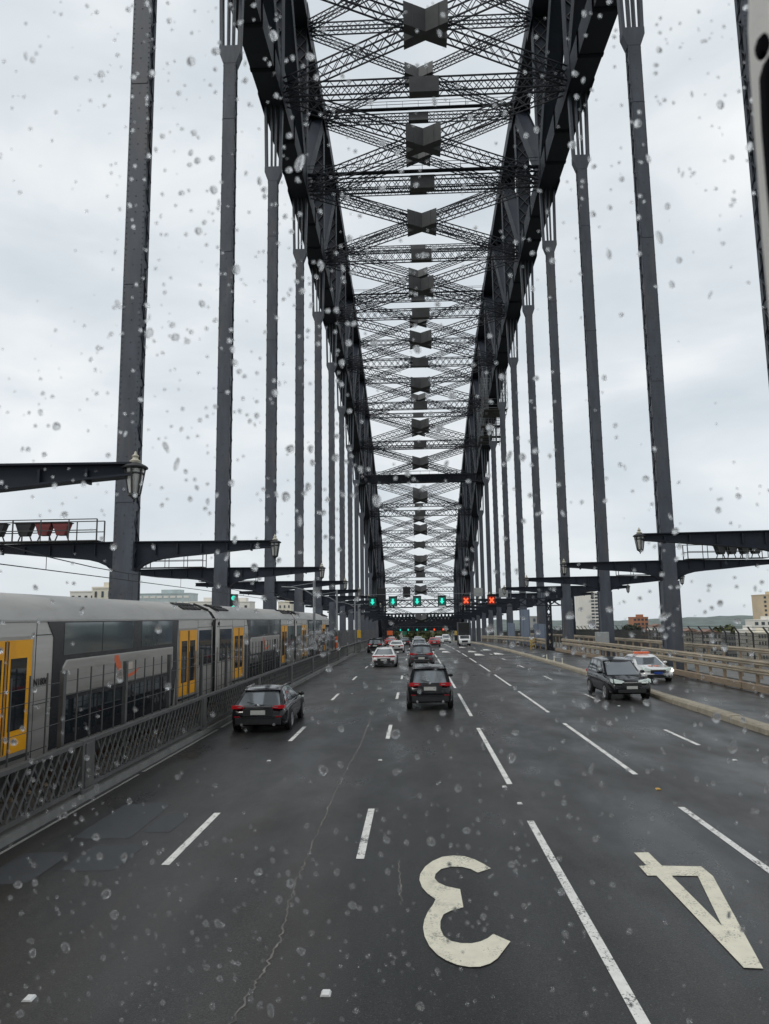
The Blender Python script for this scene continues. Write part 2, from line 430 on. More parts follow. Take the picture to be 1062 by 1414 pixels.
strip('footway', 19.6, 25.2, .02, 'concrete_grey', thick=.35)
strip('gutter', -7.42, -7.34, .004, 'gutter')
strip('kerb_beam', -7.85, -7.43, .17, 'concrete_grey', thick=.5)

# concrete median kerb between the main lanes and the bus lane: blocks with open joints
b = MB(); y = 4.0
while y < 330:
    L = 3.0 if y < 120 else 6.0
    y0, y1 = y + .03, y + L - .03
    for a, c_ in ((y0, y1),):
        j = random.uniform(-.015, .015); h = .24 + random.uniform(-.012, .012)
        vs = []
        for yy in (a, c_):
            z = zr(yy)
            vs += [(11.36 + j, yy, z - .1), (11.38 + j, yy, z + h - .07), (11.46 + j, yy, z + h), (11.84 + j, yy, z + h), (11.92 + j, yy, z + h - .07), (11.94 + j, yy, z - .1)]
        n = 6
        b.add(vs, [(i, i + 1, n + i + 1, n + i) for i in range(5)] + [(0, 1, 2, 3, 4, 5), (11, 10, 9, 8, 7, 6)])
    y += L
kerb = b.build('kerb', 'concrete'); kerb['kind'] = 'structure'

def line_quad(b, x, y0, y1, w, dz=.005):
    n = max(1, int((y1 - y0) / 3)); vs = []; fs = []
    for i in range(n + 1):
        y = y0 + (y1 - y0) * i / n
        vs += [(x - w / 2, y, zr(y) + dz), (x + w / 2, y, zr(y) + dz)]
    for i in range(n): fs.append((i * 2, i * 2 + 1, i * 2 + 3, i * 2 + 2))
    b.add(vs, fs)
for x, ph, L in ((-4.18, 12.4, 3.2), (-1.0, 12.7, 3.2), (2.16, 18.1, 8.9), (5.41, 19.1, 8.9), (8.51, 23.2, 3.1)):
    b = MB(); y = ph - 24
    while y < 330:
        line_quad(b, x, y, y + L, .135); y += 12.05
    b.build('lane_line', 'white_line', road)
b = MB()
y = -6
while y < 200:
    L = random.uniform(4, 11)
    line_quad(b, -7.30 + random.uniform(-.02, .02), y, y + L, .09 + random.uniform(-.02, .02)); y += L + random.uniform(0, .5)
b.build('edge_line', 'edge_line', road)

# faint arrows and words far along lanes four and five, seen only as short pale bars
b = MB()
for x, ys in ((3.7, (92, 104)), (7.0, (82, 92, 112)), (9.4, (84, 98))):
    for yy in ys:
        b.add([(x - .55, yy, zr(yy) + .005), (x + .55, yy, zr(yy) + .005), (x + .25, yy + 5, zr(yy + 5) + .005), (x - .25, yy + 5, zr(yy + 5) + .005)], [(0, 1, 2, 3)])
b.build('lane_arrow', 'white_line', road)

def painted(name, loops, ox, oy, s, material):
    lp = []
    for loop in loops:
        lp.append([on_road(ox + px / s, oy + py / s) for px, py in loop])
    flat = [Vector((p.x, p.y, 0)) for l in lp for p in l]
    tri = tessellate_polygon([[Vector((p.x, p.y, 0)) for p in l] for l in lp])
    bb = MB(); bb.add([(p.x, p.y, zr(p.y) + .009) for p in flat], tri)
    return bb.build(name, material, road)
three = [(695,235),(640,200),(560,160),(480,135),(390,130),(300,140),(220,175),(160,220),(120,280),(113,330),(135,390),(180,440),(245,487),(225,530),(185,585),(155,650),(143,715),(155,790),(195,870),(260,940),(330,985),(420,1022),(520,1040),(610,1038),(690,1012),(750,970),(800,905),(855,832),(715,770),(670,805),(610,832),(540,847),(450,845),(370,828),(310,785),(284,725),(285,665),(310,610),(370,580),(472,553),(445,405),(330,380),(265,350),(237,315),(245,280),(290,240),(370,220),(460,222),(530,240),(590,270)]
painted('lane_number', [three], 560, 1160, 5.9, 'number_paint')
four = [(82,95),(185,92),(285,190),(570,195),(655,265),(1020,938),(880,932),(245,262),(180,262),(118,192),(172,187)]
painted('lane_number', [four, [(355,262),(545,265),(722,630)]], 860, 1160, 5.257, 'number_paint')

# long wandering crack and a shorter one
def crack(pts, w):
    P = [on_road(u, v) for u, v in pts]; fine = []
    for i in range(len(P) - 1):
        n = 10
        for j in range(n):
            p = P[i].lerp(P[i + 1], j / n); p.x += random.uniform(-.03, .03); fine.append(p)
    bb = MB(); vs = []; fs = []
    for i, p in enumerate(fine):
        ww = w * random.uniform(.35, 1.3)
        vs += [(p.x - ww, p.y, zr(p.y) + .004), (p.x + ww, p.y, zr(p.y) + .004)]
        if i: fs.append((i * 2 - 2, i * 2 - 1, i * 2 + 1, i * 2))
    bb.add(vs, fs); bb.build('crack', 'crack', road)
crack([(530,950),(515,985),(497,1030),(480,1060),(460,1100),(440,1145),(420,1195),(405,1225),(395,1265),(385,1300),(365,1340),(345,1370),(322,1410),(300,1450)], .013)
crack([(553,1188),(551,1215),(556,1258)], .012)

# asphalt repairs in the left lanes
for cx, cy_, w, L in ((-6.45, 12.4, .42, .75), (-5.35, 12.9, .48, .7), (-5.9, 15.2, .55, 1.3), (-5.0, 15.0, .3, .7)):
    pts = []
    for i in range(24):
        a = 6.283 * i / 24; k = 1 / max(abs(math.cos(a)), abs(math.sin(a))) ** .8
        k *= 1 + .10 * noise.noise(Vector((cx + math.cos(a), cy_ + math.sin(a), i * .3)))
        pts.append((cx + w * k * math.cos(a), cy_ + L * k * math.sin(a)))
    bb = MB(); bb.add([(p[0], p[1], zr(p[1]) + .003) for p in pts], [tuple(range(24))]); bb.build('asphalt_patch', 'patch', road)

# raised road studs
def stud(u, v, material='stud'):
    p = on_road(u, v); bb = MB()
    bb.prism([(-.055, 0), (.055, 0), (.038, .02), (-.038, .02)], 1, -.06, .06)
    bb.build('road_stud', material, road, loc=(p.x, p.y, p.z + .002))
for u, v in ((40, 1380), (450, 1373), (718, 1110), (1015, 1050), (525, 1050), (697, 1087), (371, 1051), (853, 955), (855, 975), (710, 949), (486, 958)): stud(u, v)
stud(909, 1090, 'stud_yellow')

# railway: rails and sleepers
b = MB()
for x in (-11.3, -9.7):
    for i in range(len(YS) - 1):
        b.bar((x, YS[i], zr(YS[i]) + .06), (x, YS[i + 1], zr(YS[i + 1]) + .06), .08, .16)
rails = b.build('rail_track', 'rust'); rails['kind'] = 'structure'
b = MB(); y = -4
while y < 150:
    b.box((-10.5, y, zr(y) - .06), (2.6, .24, .12)); y += .75
b.build('sleeper', 'timber', rails)

# ---------------------------------------------------------------- the arch bridge
bridge = empty('arch_bridge', (0, 0, 0), 0, 'dark grey steel arch bridge whose lattice bracing and hangers tower over the road', 'bridge')
def z_low(y): return 60.7 - .0015 * (y - 85) ** 2
def z_up(y): return 85.6 - .00112 * (y - 85) ** 2
KMIN, KMAX = -8, 16
for X in (XL, XR):
    b = MB()
    for k in range(KMIN, KMAX):
        p0 = Vector((X, K(k), z_low(K(k)))); p1 = Vector((X, K(k + 1), z_low(K(k + 1))))
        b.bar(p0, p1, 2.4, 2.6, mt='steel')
        for s in (-1, 1):          # gusset plates and web joints on the faces of the chord
            b.box((X + s * 1.23, K(k), z_low(K(k)) + .5), (.06, 5.0, 4.2), 'steel')
            for j in (1, 2):
                q = p0.lerp(p1, j / 3); d = (p1 - p0).normalized()
                b.bar(q - d * .25, q + d * .25, 2.52, 2.7, mt='steel')
    b.build('lower_chord', None, bridge)
    b = MB()
    for k in range(KMIN, KMAX):
        p0 = Vector((X, K(k), z_up(K(k)))); p1 = Vector((X, K(k + 1), z_up(K(k + 1))))
        b.bar(p0, p1, 2.5, 2.2)
        for s in (-1, 1): b.box((X + s * 1.28, K(k), z_up(K(k)) - .5), (.06, 4.4, 3.8))
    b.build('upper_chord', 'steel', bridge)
    for k in range(KMIN, KMAX + 1):
        b = MB(); y = K(k); z0, z1 = z_low(y) + 1.2, z_up(y) - 1
        for s in (-1, 1): b.box((X + s * .95, y, (z0 + z1) / 2), (.09, 1.7, z1 - z0), 'steel')
        b.box((X, y, (z0 + z1) / 2), (1.8, 1.2, z1 - z0), 'steel')
        n = max(3, int((z1 - z0) / 2))
        for yy in (-.7, .7):
            for i in range(n):
                a = z0 + (z1 - z0) * i / n; c_ = z0 + (z1 - z0) * (i + 1) / n
                b.bar((X - .9, y + yy, a), (X + .9, y + yy, c_), .06, .2, (0, 1, 0), False, 'grey_metal' if 0 else 'plate')
                b.bar((X + .9, y + yy, a), (X - .9, y + yy, c_), .06, .2, (0, 1, 0), False, 'plate')
        b.build('truss_post', None, bridge)
        if k < KMAX:
            b = MB()
            # diagonals fall towards the crown
            if K(k) < 85: pa, pb = (y, z_up(y) - 1), (K(k + 1), z_low(K(k + 1)) + 1)
            else: pa, pb = (y, z_low(y) + 1), (K(k + 1), z_up(K(k + 1)) - 1)
            for s in (-1, 1):
                b.bar((X + s * .95, *pa), (X + s * .95, *pb), .09, 1.7)
            b.bar((X, *pa), (X, *pb), 1.8, 1.2)
            pa3, pb3 = Vector((X, *pa)), Vector((X, *pb))
            for i in range(14):
                q0, q1 = pa3.lerp(pb3, i / 14), pa3.lerp(pb3, (i + 1) / 14); s = 1 if i % 2 else -1
                b.bar(q0 + Vector((.9 * s, 0, 0)), q1 - Vector((.9 * s, 0, 0)), .06, .22, (0, 1, 0), False)
            b.build('truss_diagonal', 'steel', bridge)

def lateral(k, zf, depth, width, level):
    y0, y1 = K(k), K(k + 1); z0, z1 = zf(y0), zf(y1)
    xa, xb = XL + 1.2, XR - 1.2
    A = [(Vector((xa, y0 + .7, z0)), Vector((xb, y1 - .7, z1))), (Vector((xb, y0 + .7, z0)), Vector((xa, y1 - .7, z1)))]
    b = MB(); j = MB(); ctr = Vector((XC, (y0 + y1) / 2, (z0 + z1) / 2))
    slope = Vector((0, y1 - y0, z1 - z0)).normalized(); nrm = Vector((1, 0, 0)).cross(slope)
    R0 = 2.15
    for p0, p1 in A:
        d = (p1 - p0).normalized(); c_ = p0.lerp(p1, .5)
        for a, e_ in ((p0, c_ - d * R0), (c_ + d * R0, p1)):
            b.laced(a, e_, width, depth, nrm, 1.45, .125, .075, .05, tb=None)
    # solid crossing: an X of plates whose ends are cut square to the bridge axis
    th = math.atan2((K(k + 1) - K(k) - 1.4) / slope.y, xb - xa); a_ = width * .5 + .08; xe = 2.1; hd = depth * .5 + .25
    t_, c2, s2 = math.tan(th), a_ / math.cos(th), a_ / math.sin(th)
    pl = [(xe, xe * t_ + c2), (xe, xe * t_ - c2), (s2, 0), (xe, -xe * t_ + c2), (xe, -xe * t_ - c2), (0, -c2)]
    pl += [(-x, -y) for x, y in pl]
    n_ = len(pl); vs = [ctr + Vector((x, 0, 0)) + slope * y + nrm * q for q in (-hd, hd) for x, y in pl]
    fs = [(i, (i + 1) % n_, n_ + (i + 1) % n_, n_ + i) for i in range(n_)]
    for tri in tessellate_polygon([[Vector((x, y, 0)) for x, y in pl]]): fs += [tuple(tri), tuple(i + n_ for i in reversed(tri))]
    j.add(vs, fs, 'plate')
    for x in (-1.25, 1.25):          # stiffener angles on the plates
        for sg in (-1, 1):
            for off in (c2, -c2):
                p = ctr + Vector((x, 0, 0)) + slope * (sg * x * t_ + off); 
                if abs(sg * x * t_ + off) > .3: j.bar(p - nrm * hd * .98, p + nrm * hd * .98, .09, .09, (1, 0, 0), True, 'plate')
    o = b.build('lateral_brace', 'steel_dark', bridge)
    j.build('gusset_box', None, o)
def strut(k, zf, depth, width, walkway=False):
    y = K(k); z = zf(y); b = MB()
    nrm = Vector((0, 0, 1)); xa, xb = XL + 1.2, XR - 1.2
    b.laced((xa, y, z), (XC - 1.6, y, z), width, depth, nrm, 1.25, .14, .075, .05, tb=None)
    b.laced((XC + 1.6, y, z), (xb, y, z), width, depth, nrm, 1.25, .14, .075, .05, tb=None)
    o = b.build('cross_strut', 'steel_dark', bridge)
    j = MB(); j.box((XC, y, z), (3.24, width + .04, depth + .04), 'plate'); j.build('gusset_box', None, o)
    if walkway:
        w = MB(); w.box((XC, y - .9, z + depth / 2 + .3), (xb - xa, .7, .12))
        for s in (-1.25, -.55):
            w.bar((xa, y + s, z + depth / 2 + 1.4), (xb, y + s, z + depth / 2 + 1.4), .06, .06)
            for i in range(13): w.bar((xa + (xb - xa) * i / 12, y + s, z + depth / 2 + .3), (xa + (xb - xa) * i / 12, y + s, z + depth / 2 + 1.4), .05, .05)
        w.build('walkway', 'steel_dark', o)
for k in range(-6, KMAX):
    lateral(k, lambda y: z_low(y) + .35, 1.8, .9, 'lower')
    lateral(k, lambda y: z_up(y) - .9, 1.3, .7, 'upper')
for k in range(-6, KMAX + 1):
    if z_low(K(k)) > 9 or z_low(K(k)) < -6:
        strut(k, lambda y: z_low(y) + .35, 1.8, 1.0, k in (3, 9))
    strut(k, lambda y: z_up(y) - .9, 1.4, .9, k in (4, 7))

# hangers with forked heads, and bracket arms
def arm_poly(x0, s):
    """web outline of a bracket arm growing from x0 in direction s (heights above the deck)"""
    top = [(0, 7.86), (3.0, 7.86), (6.95, 7.80)]
    bot = [(6.95, 7.56), (5.4, 7.44), (3.6, 7.27), (2.2, 7.16), (1.3, 7.06), (.75, 6.92), (.35, 6.74), (0, 6.45)]
    return [(x0 + s * a, z) for a, z in top + bot]
def hanger(X, k):
    y = K(k); zb = zr(y) - .4; zt = z_low(y) - 1.3; zf = zt - 7.9
    if zt - zb < 4: return
    fork = zf > zb + 9
    top = zf - .3 if fork else zt
    b = MB()
    W, D = 1.0, .74
    zl = zr(y) + 6.4 if top > zr(y) + 7 else zb + .3
    for s in (-1, 1):
        b.box((X, y + s * D / 2, (zl + top) / 2), (W, .07, top - zl))
        b.box((X, y + s * (D / 2 + .055), (zb + zl) / 2), (W + .2, .10, zl - zb))
        for q in (-1, 1):
            b.bar((X + q * (W / 2 - .05), y + s * (D / 2 - .13), zl), (X + q * (W / 2 - .05), y + s * (D / 2 - .13), top), .1, .2, (0, 1, 0))
        zz = zl + 4                      # splice plates
        while zz < top - 3:
            b.box((X, y + s * (D / 2 + .045), zz), (W - .1, .03, 1.1)); zz += 11.5
    b.box((X, y, (zb + zl) / 2), (W + .1, D, zl - zb))
    if -1 <= k <= 2:                 # rivet rows on the face plates
        zz = zb + .3
        while zz < top - .2:
            e_ = W / 2 - .07 + (.1 if zz < zl else 0); yy = y - D / 2 - (.115 if zz < zl else .045)
            for q in (-1, 1): b.box((X + q * e_, yy, zz), (.055, .03, .055))
            if int(zz * 3) % 3 == 0: b.box((X, yy, zz), (.05, .03, .05))
            zz += .3
    n = int((top - zl) / .8)
    if k < 8:
        for q in (-1, 1):
            for i in range(n):
                a = zl + (top - zl) * i / n; c_ = zl + (top - zl) * (i + 1) / n; s = 1 if i % 2 else -1
                b.bar((X + q * (W / 2 - .02), y - s * .3, a), (X + q * (W / 2 - .02), y + s * .3, c_), .03, .14, (1, 0, 0), False)
                if i % 4 == 0: b.box((X + q * (W / 2 - .03), y, a), (.03, .6, .4))
    else:
        b.box((X, y, (zl + top) / 2), (W - .3, D - .1, top - zl))
    if not fork: return b.build('hanger', 'steel_post', bridge)
    o = b.build('hanger', 'steel_post', bridge)
    f = MB()
    f.prism([(X - .52, zf - 1.0), (X + .52, zf - 1.0), (X + .88, zf), (X + .88, zf + .6), (X - .88, zf + .6), (X - .88, zf)], 1, y - .42, y + .42)
    for q, w in ((-.74, .26), (.74, .26), (-.20, .12), (.20, .12)):
        f.bar((X + q, y, zf + .5), (X + q * 1.2, y, zt + .4), .7, w, (1, 0, 0))
    f.build('hanger_fork', 'steel_post', o)
for k in range(-4, 14):
    for X in (XL, XR):
        hanger(X, k)
        y = K(k)
        if k > 11 or k < -1: continue
        inner = 1 if X < 0 else -1
        for s in (inner, -inner):
            b = MB(); x0 = X + s * .53
            poly = [(px, pz + zr(y)) for px, pz in arm_poly(x0, s)]
            b.prism(poly, 1, y - .05, y + .05)
            L = 6.95
            b.bar((x0, y, zr(y) + 7.88), (x0 + s * L, y, zr(y) + 7.82), .42, .05)
            low = [(x0 + s * a, z + zr(y) - .025) for a, z in ((0.02, 6.46), (.35, 6.74), (.75, 6.92), (1.3, 7.06), (2.2, 7.16), (3.6, 7.27), (5.4, 7.44), (6.95, 7.56))]
            for i in range(len(low) - 1): b.bar((low[i][0], y, low[i][1]), (low[i + 1][0], y, low[i + 1][1]), .42, .05)
            for a in (1.0, 2.1, 3.3, 4.6, 5.8): b.box((x0 + s * a, y, zr(y) + 7.52), (.06, .3, .58 - .04 * a))
            o = b.build('bracket_arm', 'steel', bridge)
            if s != inner and k in (0, 1, 2):
                w = MB(); xa, xb = x0 + s * .8, x0 + s * 6.5; zz = zr(y) + 7.93
                for yy in (-.45, .45):
                    for h in (.55, 1.1): w.bar((xa, y + yy, zz + h), (xb, y + yy, zz + h), .045, .045)
                    for i in range(5):
                        x = xa + (xb - xa) * i / 4; w.bar((x, y + yy, zz), (x, y + yy, zz + 1.1), .06 if i in (0, 3) else .04, .05, (0, 1, 0))
                w.box(((xa + xb) / 2, y, zz + .03), (abs(xb - xa), .9, .05))
                w.build('catwalk_rail', 'dark_metal', o)

# portal frame where the arch meets the far abutment
b = MB()
for zz in (15, 9.5): b.laced((XL + 1.2, 334, zz), (XR - 1.2, 334, zz), 1.2, 2.2, (0, 0, 1), 1.8, .25, .16)
for X in (XL, XR): b.bar((X, 334, -35), (X, 334, z_up(334)), 2.2, 2.2, (0, 1, 0))
b.build('end_portal', 'steel_dark', bridge)
for yy, z0, z1 in ((300, -1.5, 3.0), (318, -3.0, 4.5), (334, -3.5, 2.0)):
    b = MB(); b.laced((XL + 1.2, yy, (z0 + z1) / 2), (XR - 1.2, yy, (z0 + z1) / 2), .9, z1 - z0, (0, 0, 1), 1.5, .7, .5); b.box(((XL + XR) / 2, yy, z0 + (z1 - z0) * .3), (XR - XL - 2.6, .5, (z1 - z0) * .55)); b.build('portal_girder', 'steel_dark', bridge)

# scaffold wrapped round the right-hand lower chord
scaf = empty('scaffold', (XR, 165, z_low(165)), 0, 'boxy tube scaffold with sheeting wrapped round the right side lower chord', 'scaffold')
b = MB()
for iy in range(8):
    for x in (-2.6, -1.7, 1.7, 2.6):
        yy = -9 + iy * 2.5; dz = z_low(165 + yy) - z_low(165)
        b.tube((x, yy, dz - 5), (x, yy, dz + 5), .05, 5)
    for q in (-4.6, -2.6, -.6, 1.4, 3.4): 
        dz = z_low(165 + -9 + iy * 2.5) - z_low(165)
        b.tube((-2.6, -9 + iy * 2.5, dz + q), (2.6, -9 + iy * 2.5, dz + q), .04, 5)
for q in (-4.6, -2.6, -.6, 1.4, 3.4):
    for x in (-2.6, 2.6):
        b.tube((x, -9, z_low(156) - z_low(165) + q), (x, 8.5, z_low(173.5) - z_low(165) + q), .04, 5)
b.build('scaffold_tube', 'grey_metal', scaf)
for iy, q in ((0, -4.65), (1, -4.65), (3, -4.65), (5, -4.65), (6, -4.65), (2, -2.65), (4, -.65)):
    b = MB(); yy = -9 + iy * 2.5
    dz = z_low(165 + yy + 1.2) - z_low(165)
    b.box((0, yy + 1.25, dz + q), (5.0, 2.3, .07)); b.build('scaffold_board', 'shade_mesh', scaf)

mg = empty('maintenance_gantry', (XC, 195, z_low(195) - 2.2), 0, 'dark painters gantry spanning under the far arch bracing', 'gantry')
b = MB(); b.laced((XL - XC, 0, 0), (XR - XC, 0, 0), 1.6, 2.2, (0, 0, 1), 1.3, .2, .14); b.build('truss_beam', 'steel_dark', mg)
b = MB(); b.box((0, 0, -.95), (XR - XL - 1, 1.3, .12)); b.box((0, .74, .1), (XR - XL - 3, .06, 1.7)); b.build('sheeting', 'steel', mg)
for X in (XL, XR):
    b = MB(); b.bar((X - XC, 0, 0), (X - XC, 0, 1.6), .6, .6, (0, 1, 0)); b.build('hanger_bracket', 'steel_dark', mg)
# maintenance hanging platform on the left upper side is left to the truss posts

# ---------------------------------------------------------------- lanterns on the arm tips
ORD = ['nearest', 'second', 'third', 'fourth', 'fifth', 'sixth', 'seventh', 'eighth', 'ninth', 'tenth', 'eleventh', 'twelfth']
def make_lantern():
    o = empty('lantern')
    b = MB()
    def ring(r, z, n=6): return [(r * math.cos(6.28319 * (i + .5) / n), r * math.sin(6.28319 * (i + .5) / n), z) for i in range(n)]
    for z, r, h in ((-.50, .18, .05), (.10, .27, .05), (.26, .30, .05)): b.lathe([(r - .02, z), (r + .015, z + .01), (r + .015, z + h), (r - .02, z + h + .005)], n=6)
    a, c_ = ring(.17, -.46), ring(.285, .28)
    for p, q in zip(a, c_): b.bar(p, q, .04, .04)
    b.lathe([(.05, -.62), (.10, -.56), (.20, -.50), (.19, -.48)], n=6); b.lathe([(.02, -.70), (.04, -.66), (.02, -.6)], n=6)
    b.build('lantern_frame', 'lantern_metal', o)
    b = MB(); b.lathe([(.15, -.45), (.245, .10), (.265, .27)], n=6); b.build('lantern_glass', 'lamp_glass', o)
    b = MB(); b.lathe([(.36, .28), (.37, .32), (.30, .37), (.20, .42), (.14, .44)], n=12); b.build('lantern_cap', 'lantern_metal', o, 40)
    b = MB(); b.lathe([(.15, .44), (.17, .50), (.10, .55), (.075, .60), (.11, .65), (.05, .70), (.03, .77), (.01, .80)], n=8); b.build('lantern_crown', 'cream', o, 50)
    b = MB(); b.tube((-.5, 0, .33), (-.2, 0, .33), .035, 6); b.tube((-.5, 0, .12), (-.25, 0, .18), .02, 6); b.build('lantern_bracket', 'lantern_metal', o)
    return o
proto = make_lantern(); KIDS_L = list(proto.children); first = True
def lantern(x, y, rz, label):
    global first
    if first: o = proto; first = False
    else:
        o = proto.copy(); C.objects.link(o)
        for ch in KIDS_L:
            c_ = ch.copy(); C.objects.link(c_); c_.parent = o
    o.scale = (.86, .86, .86); o.location = (x, y, zr(y) + 7.47); o.rotation_euler = (0, 0, rz)
    tag(o, label, 'lantern', 'lanterns on the bracket arms of the hangers')
for k in range(-1, 8):
    lantern(XL + .53 + 6.95 + .02, K(k), 0, ('large nearest white glass lantern with cream crown at top left of the road' if k == -1 else f'white glass lantern on the {ORD[k + 1]} arm reaching over the train, counted from the camera'))
for k in range(0, 8):
    lantern(XR - .53 - 6.95 - .02, K(k), math.pi, f'white glass lantern on the {ORD[k]} arm reaching over the right lanes, counted from the camera')
for k in range(1, 5):
    lantern(XR + .53 + 6.95 + .02, K(k), 0, f'white glass lantern on the {ORD[k - 1]} arm reaching out over the right footway')

# floodlights on the outer arms
def flood(x, y, tilt, body, label, grp='floodlights standing on the outer bracket arms'):
    o = empty('floodlight', (x, y, zr(y) + 7.93), tilt, label, 'floodlight', grp)
    b = MB(); b.prism([(-.42, .95), (.42, .95), (.2, .35), (-.2, .35)], 1, -.22, .22); b.build('lamp_housing', body, o)
    b = MB(); b.box((0, 0, .98), (.95, .5, .05)); b.build('lamp_lid', 'black', o)
    b = MB()
    for s in (-1, 1): b.bar((s * .38, 0, 0), (s * .18, 0, .5), .05, .05)
    b.box((0, 0, .03), (.9, .25, .06)); b.build('lamp_stand', 'dark_metal', o)
for i, (x, mt_, lb) in enumerate(((-21.0, 'plastic', 'dark floodlight at the frame edge beyond the pair of red ones'), (-19.6, 'plastic', 'black floodlight beside the red covered ones on the left arm'), (-18.6, 'red_cloth', 'dark red covered floodlight next to the black one on the left arm'), (-17.7, 'red_cloth', 'red covered floodlight nearest the railing of the left arm'))):
    flood(x, K(0), 0, mt_, lb)
for i, x in enumerate((22.3, 23.1, 24.0, 24.8)):
    flood(x, K(1), .3, 'plastic', f'{["innermost", "second", "third", "outermost"][i]} of four dark floodlights on the right outer arm')

# ---------------------------------------------------------------- left lattice fence and picket fence
fence = empty('lattice_fence', (-7.55, 0, 0), 0, 'low grey iron fence of crossed lattice bars along the left road edge', 'fence')
FX = -7.76
posts = [16.9 - 9.15 * 3 + 9.15 * i for i in range(20)]
for y in posts:
    b = MB(); b.box((0, y, zr(y) + .77), (.16, .62, 1.10)); b.box((.09, y, zr(y) + .77), (.04, .40, .96)); b.box((0, y, zr(y) + .21), (.22, .7, .1))
    b.build('post', 'fence', fence, bevel=.01)
for i in range(len(posts) - 1):
    y0, y1 = posts[i] + .33, posts[i + 1] - .33; b = MB()
    za, zb_ = zr(y0), zr(y1)
    b.bar((0, y0, za + 1.27), (0, y1, zb_ + 1.27), .16, .08); b.bar((0, y0, za + .30), (0, y1, zb_ + .30), .13, .08)
    b.build('rail', 'fence', fence)
    b = MB(); n = 26 if y0 < 90 else 18
    for j in range(n):
        a = y0 + (y1 - y0) * j / n; s_ = min((y1 - y0) / n * 2.1, y1 - a)
        b.bar((.03, a, zr(a) + .34), (.03, a + s_, zr(a) + .34 + .90 * s_ / ((y1 - y0) / n * 2.1)), .02, .055, (0, 1, 0), False)
        e_ = y1 - (y1 - y0) * j / n; s2 = min((y1 - y0) / n * 2.1, e_ - y0)
        b.bar((-.03, e_, zr(e_) + .34), (-.03, e_ - s2, zr(e_) + .34 + .90 * s2 / ((y1 - y0) / n * 2.1)), .02, .055, (0, 1, 0), False)
    b.build('lattice_panel', 'fence', fence)

pf = empty('picket_fence', (-8.12, 0, 0), 0, 'tall thin picket fence with wires between the train and the lattice fence', 'fence')
y = 2.2; ip = 0
while y < 150:
    b = MB(); b.box((0, y, zr(y) + 1.35), (.10, .14, 3.0)); b.build('post', 'fence', pf)
    y += 3.66
b = MB(); y = 2.2; cnt = 0
while y < 150:
    if cnt % 5: b.box((0, y, zr(y) + 1.5), (.03, .03, 2.7))
    y += .732; cnt += 1
o = b.build('picket', 'picket', pf); o['kind'] = 'stuff'
b = MB()
for h in (.55, 1.0, 1.7, 2.3, 2.6):
    for i in range(20): b.bar((0, 2 + i * 7.4, zr(2 + i * 7.4) + h), (0, 9.4 + i * 7.4, zr(9.4 + i * 7.4) + h), .012, .012, (0, 0, 1), False)
b.build('wire', 'picket', pf)

# ---------------------------------------------------------------- right side: guard rails and mesh fence
def w_beam(b, x, y0, y1, z, mt=None):
    prof = [(0, -.155), (.0, -.11), (-.075, -.085), (-.075, -.03), (.0, 0), (-.075, .03), (-.075, .085), (0, .11), (0, .155), (.03, .155), (.03, -.155)]
    n = max(1, int((y1 - y0) / 4))
    for i in range(n):
        a, c_ = y0 + (y1 - y0) * i / n, y0 + (y1 - y0) * (i + 1) / n
        vs = [(x + p[0], a, zr(a) + z + p[1]) for p in prof] + [(x + p[0], c_, zr(c_) + z + p[1]) for p in prof]
        m_ = len(prof); b.add(vs, [(j, (j + 1) % m_, m_ + (j + 1) % m_, m_ + j) for j in range(m_)] + [tuple(range(m_)), tuple(range(2 * m_ - 1, m_ - 1, -1))], mt)
def guard(x, rails_z, y0, y1, label, name='guard_rail', kerb_blocks=False, post=2.0, panel=8.0):
    g = empty(name, (0, 0, 0), 0, label, 'guard rail')
    for z in rails_z:
        y = y0
        while y < y1 - 1:
            b = MB(); w_beam(b, x + (.008 if int(y / panel) % 2 else 0), y, min(y1, y + panel) + .04, z + (.006 if int(y / panel) % 2 else 0)); b.build('rail', 'rail_tan', g); y += panel
    y = y0 + .6
    while y < y1:
        b = MB(); b.box((x + .12, y, zr(y) + max(rails_z) / 2 + .05), (.14, .12, max(rails_z) + .2)); b.build('post', 'timber', g); y += post
    if kerb_blocks:
        y = y0
        while y < y1:
            L = 5.2; b = MB(); b.bar((x - .02, y + .05, zr(y) + .22), (x - .02, y + L - .12, zr(y + L) + .22), .24, .33); b.build('kerb_block', 'timber', g, bevel=.015); y += L
    return g
guard(17.15, (1.46, 1.03), 14, 88, 'nearer tan double guard rail with timber kerb blocks beside the bus lane', kerb_blocks=True, post=2.0)
guard(20.6, (1.72,), 14, 150, 'farther tan single guard rail behind the right row of hangers', post=2.6)
g = guard(16.6, (1.3, .9), 96, 190, 'far tan guard rail curving in beyond the gap before the gantry', post=4, panel=12)
yb = empty('yellow_barrier', (16.3, 101, zr(101)), 0, 'small yellow barrier at the end of the far guard rail', 'barrier')
b = MB()
for z in (.5, .9, 1.3): b.bar((-1.2, -2.5, z), (.2, 2.5, z), .06, .16)
b.build('rail', 'yellow', yb)
b = MB()
for t_ in (0, .5, 1): b.box((-1.2 + 1.4 * t_, -2.5 + 5 * t_, .7), (.1, .1, 1.4))
b.build('post', 'yellow', yb)

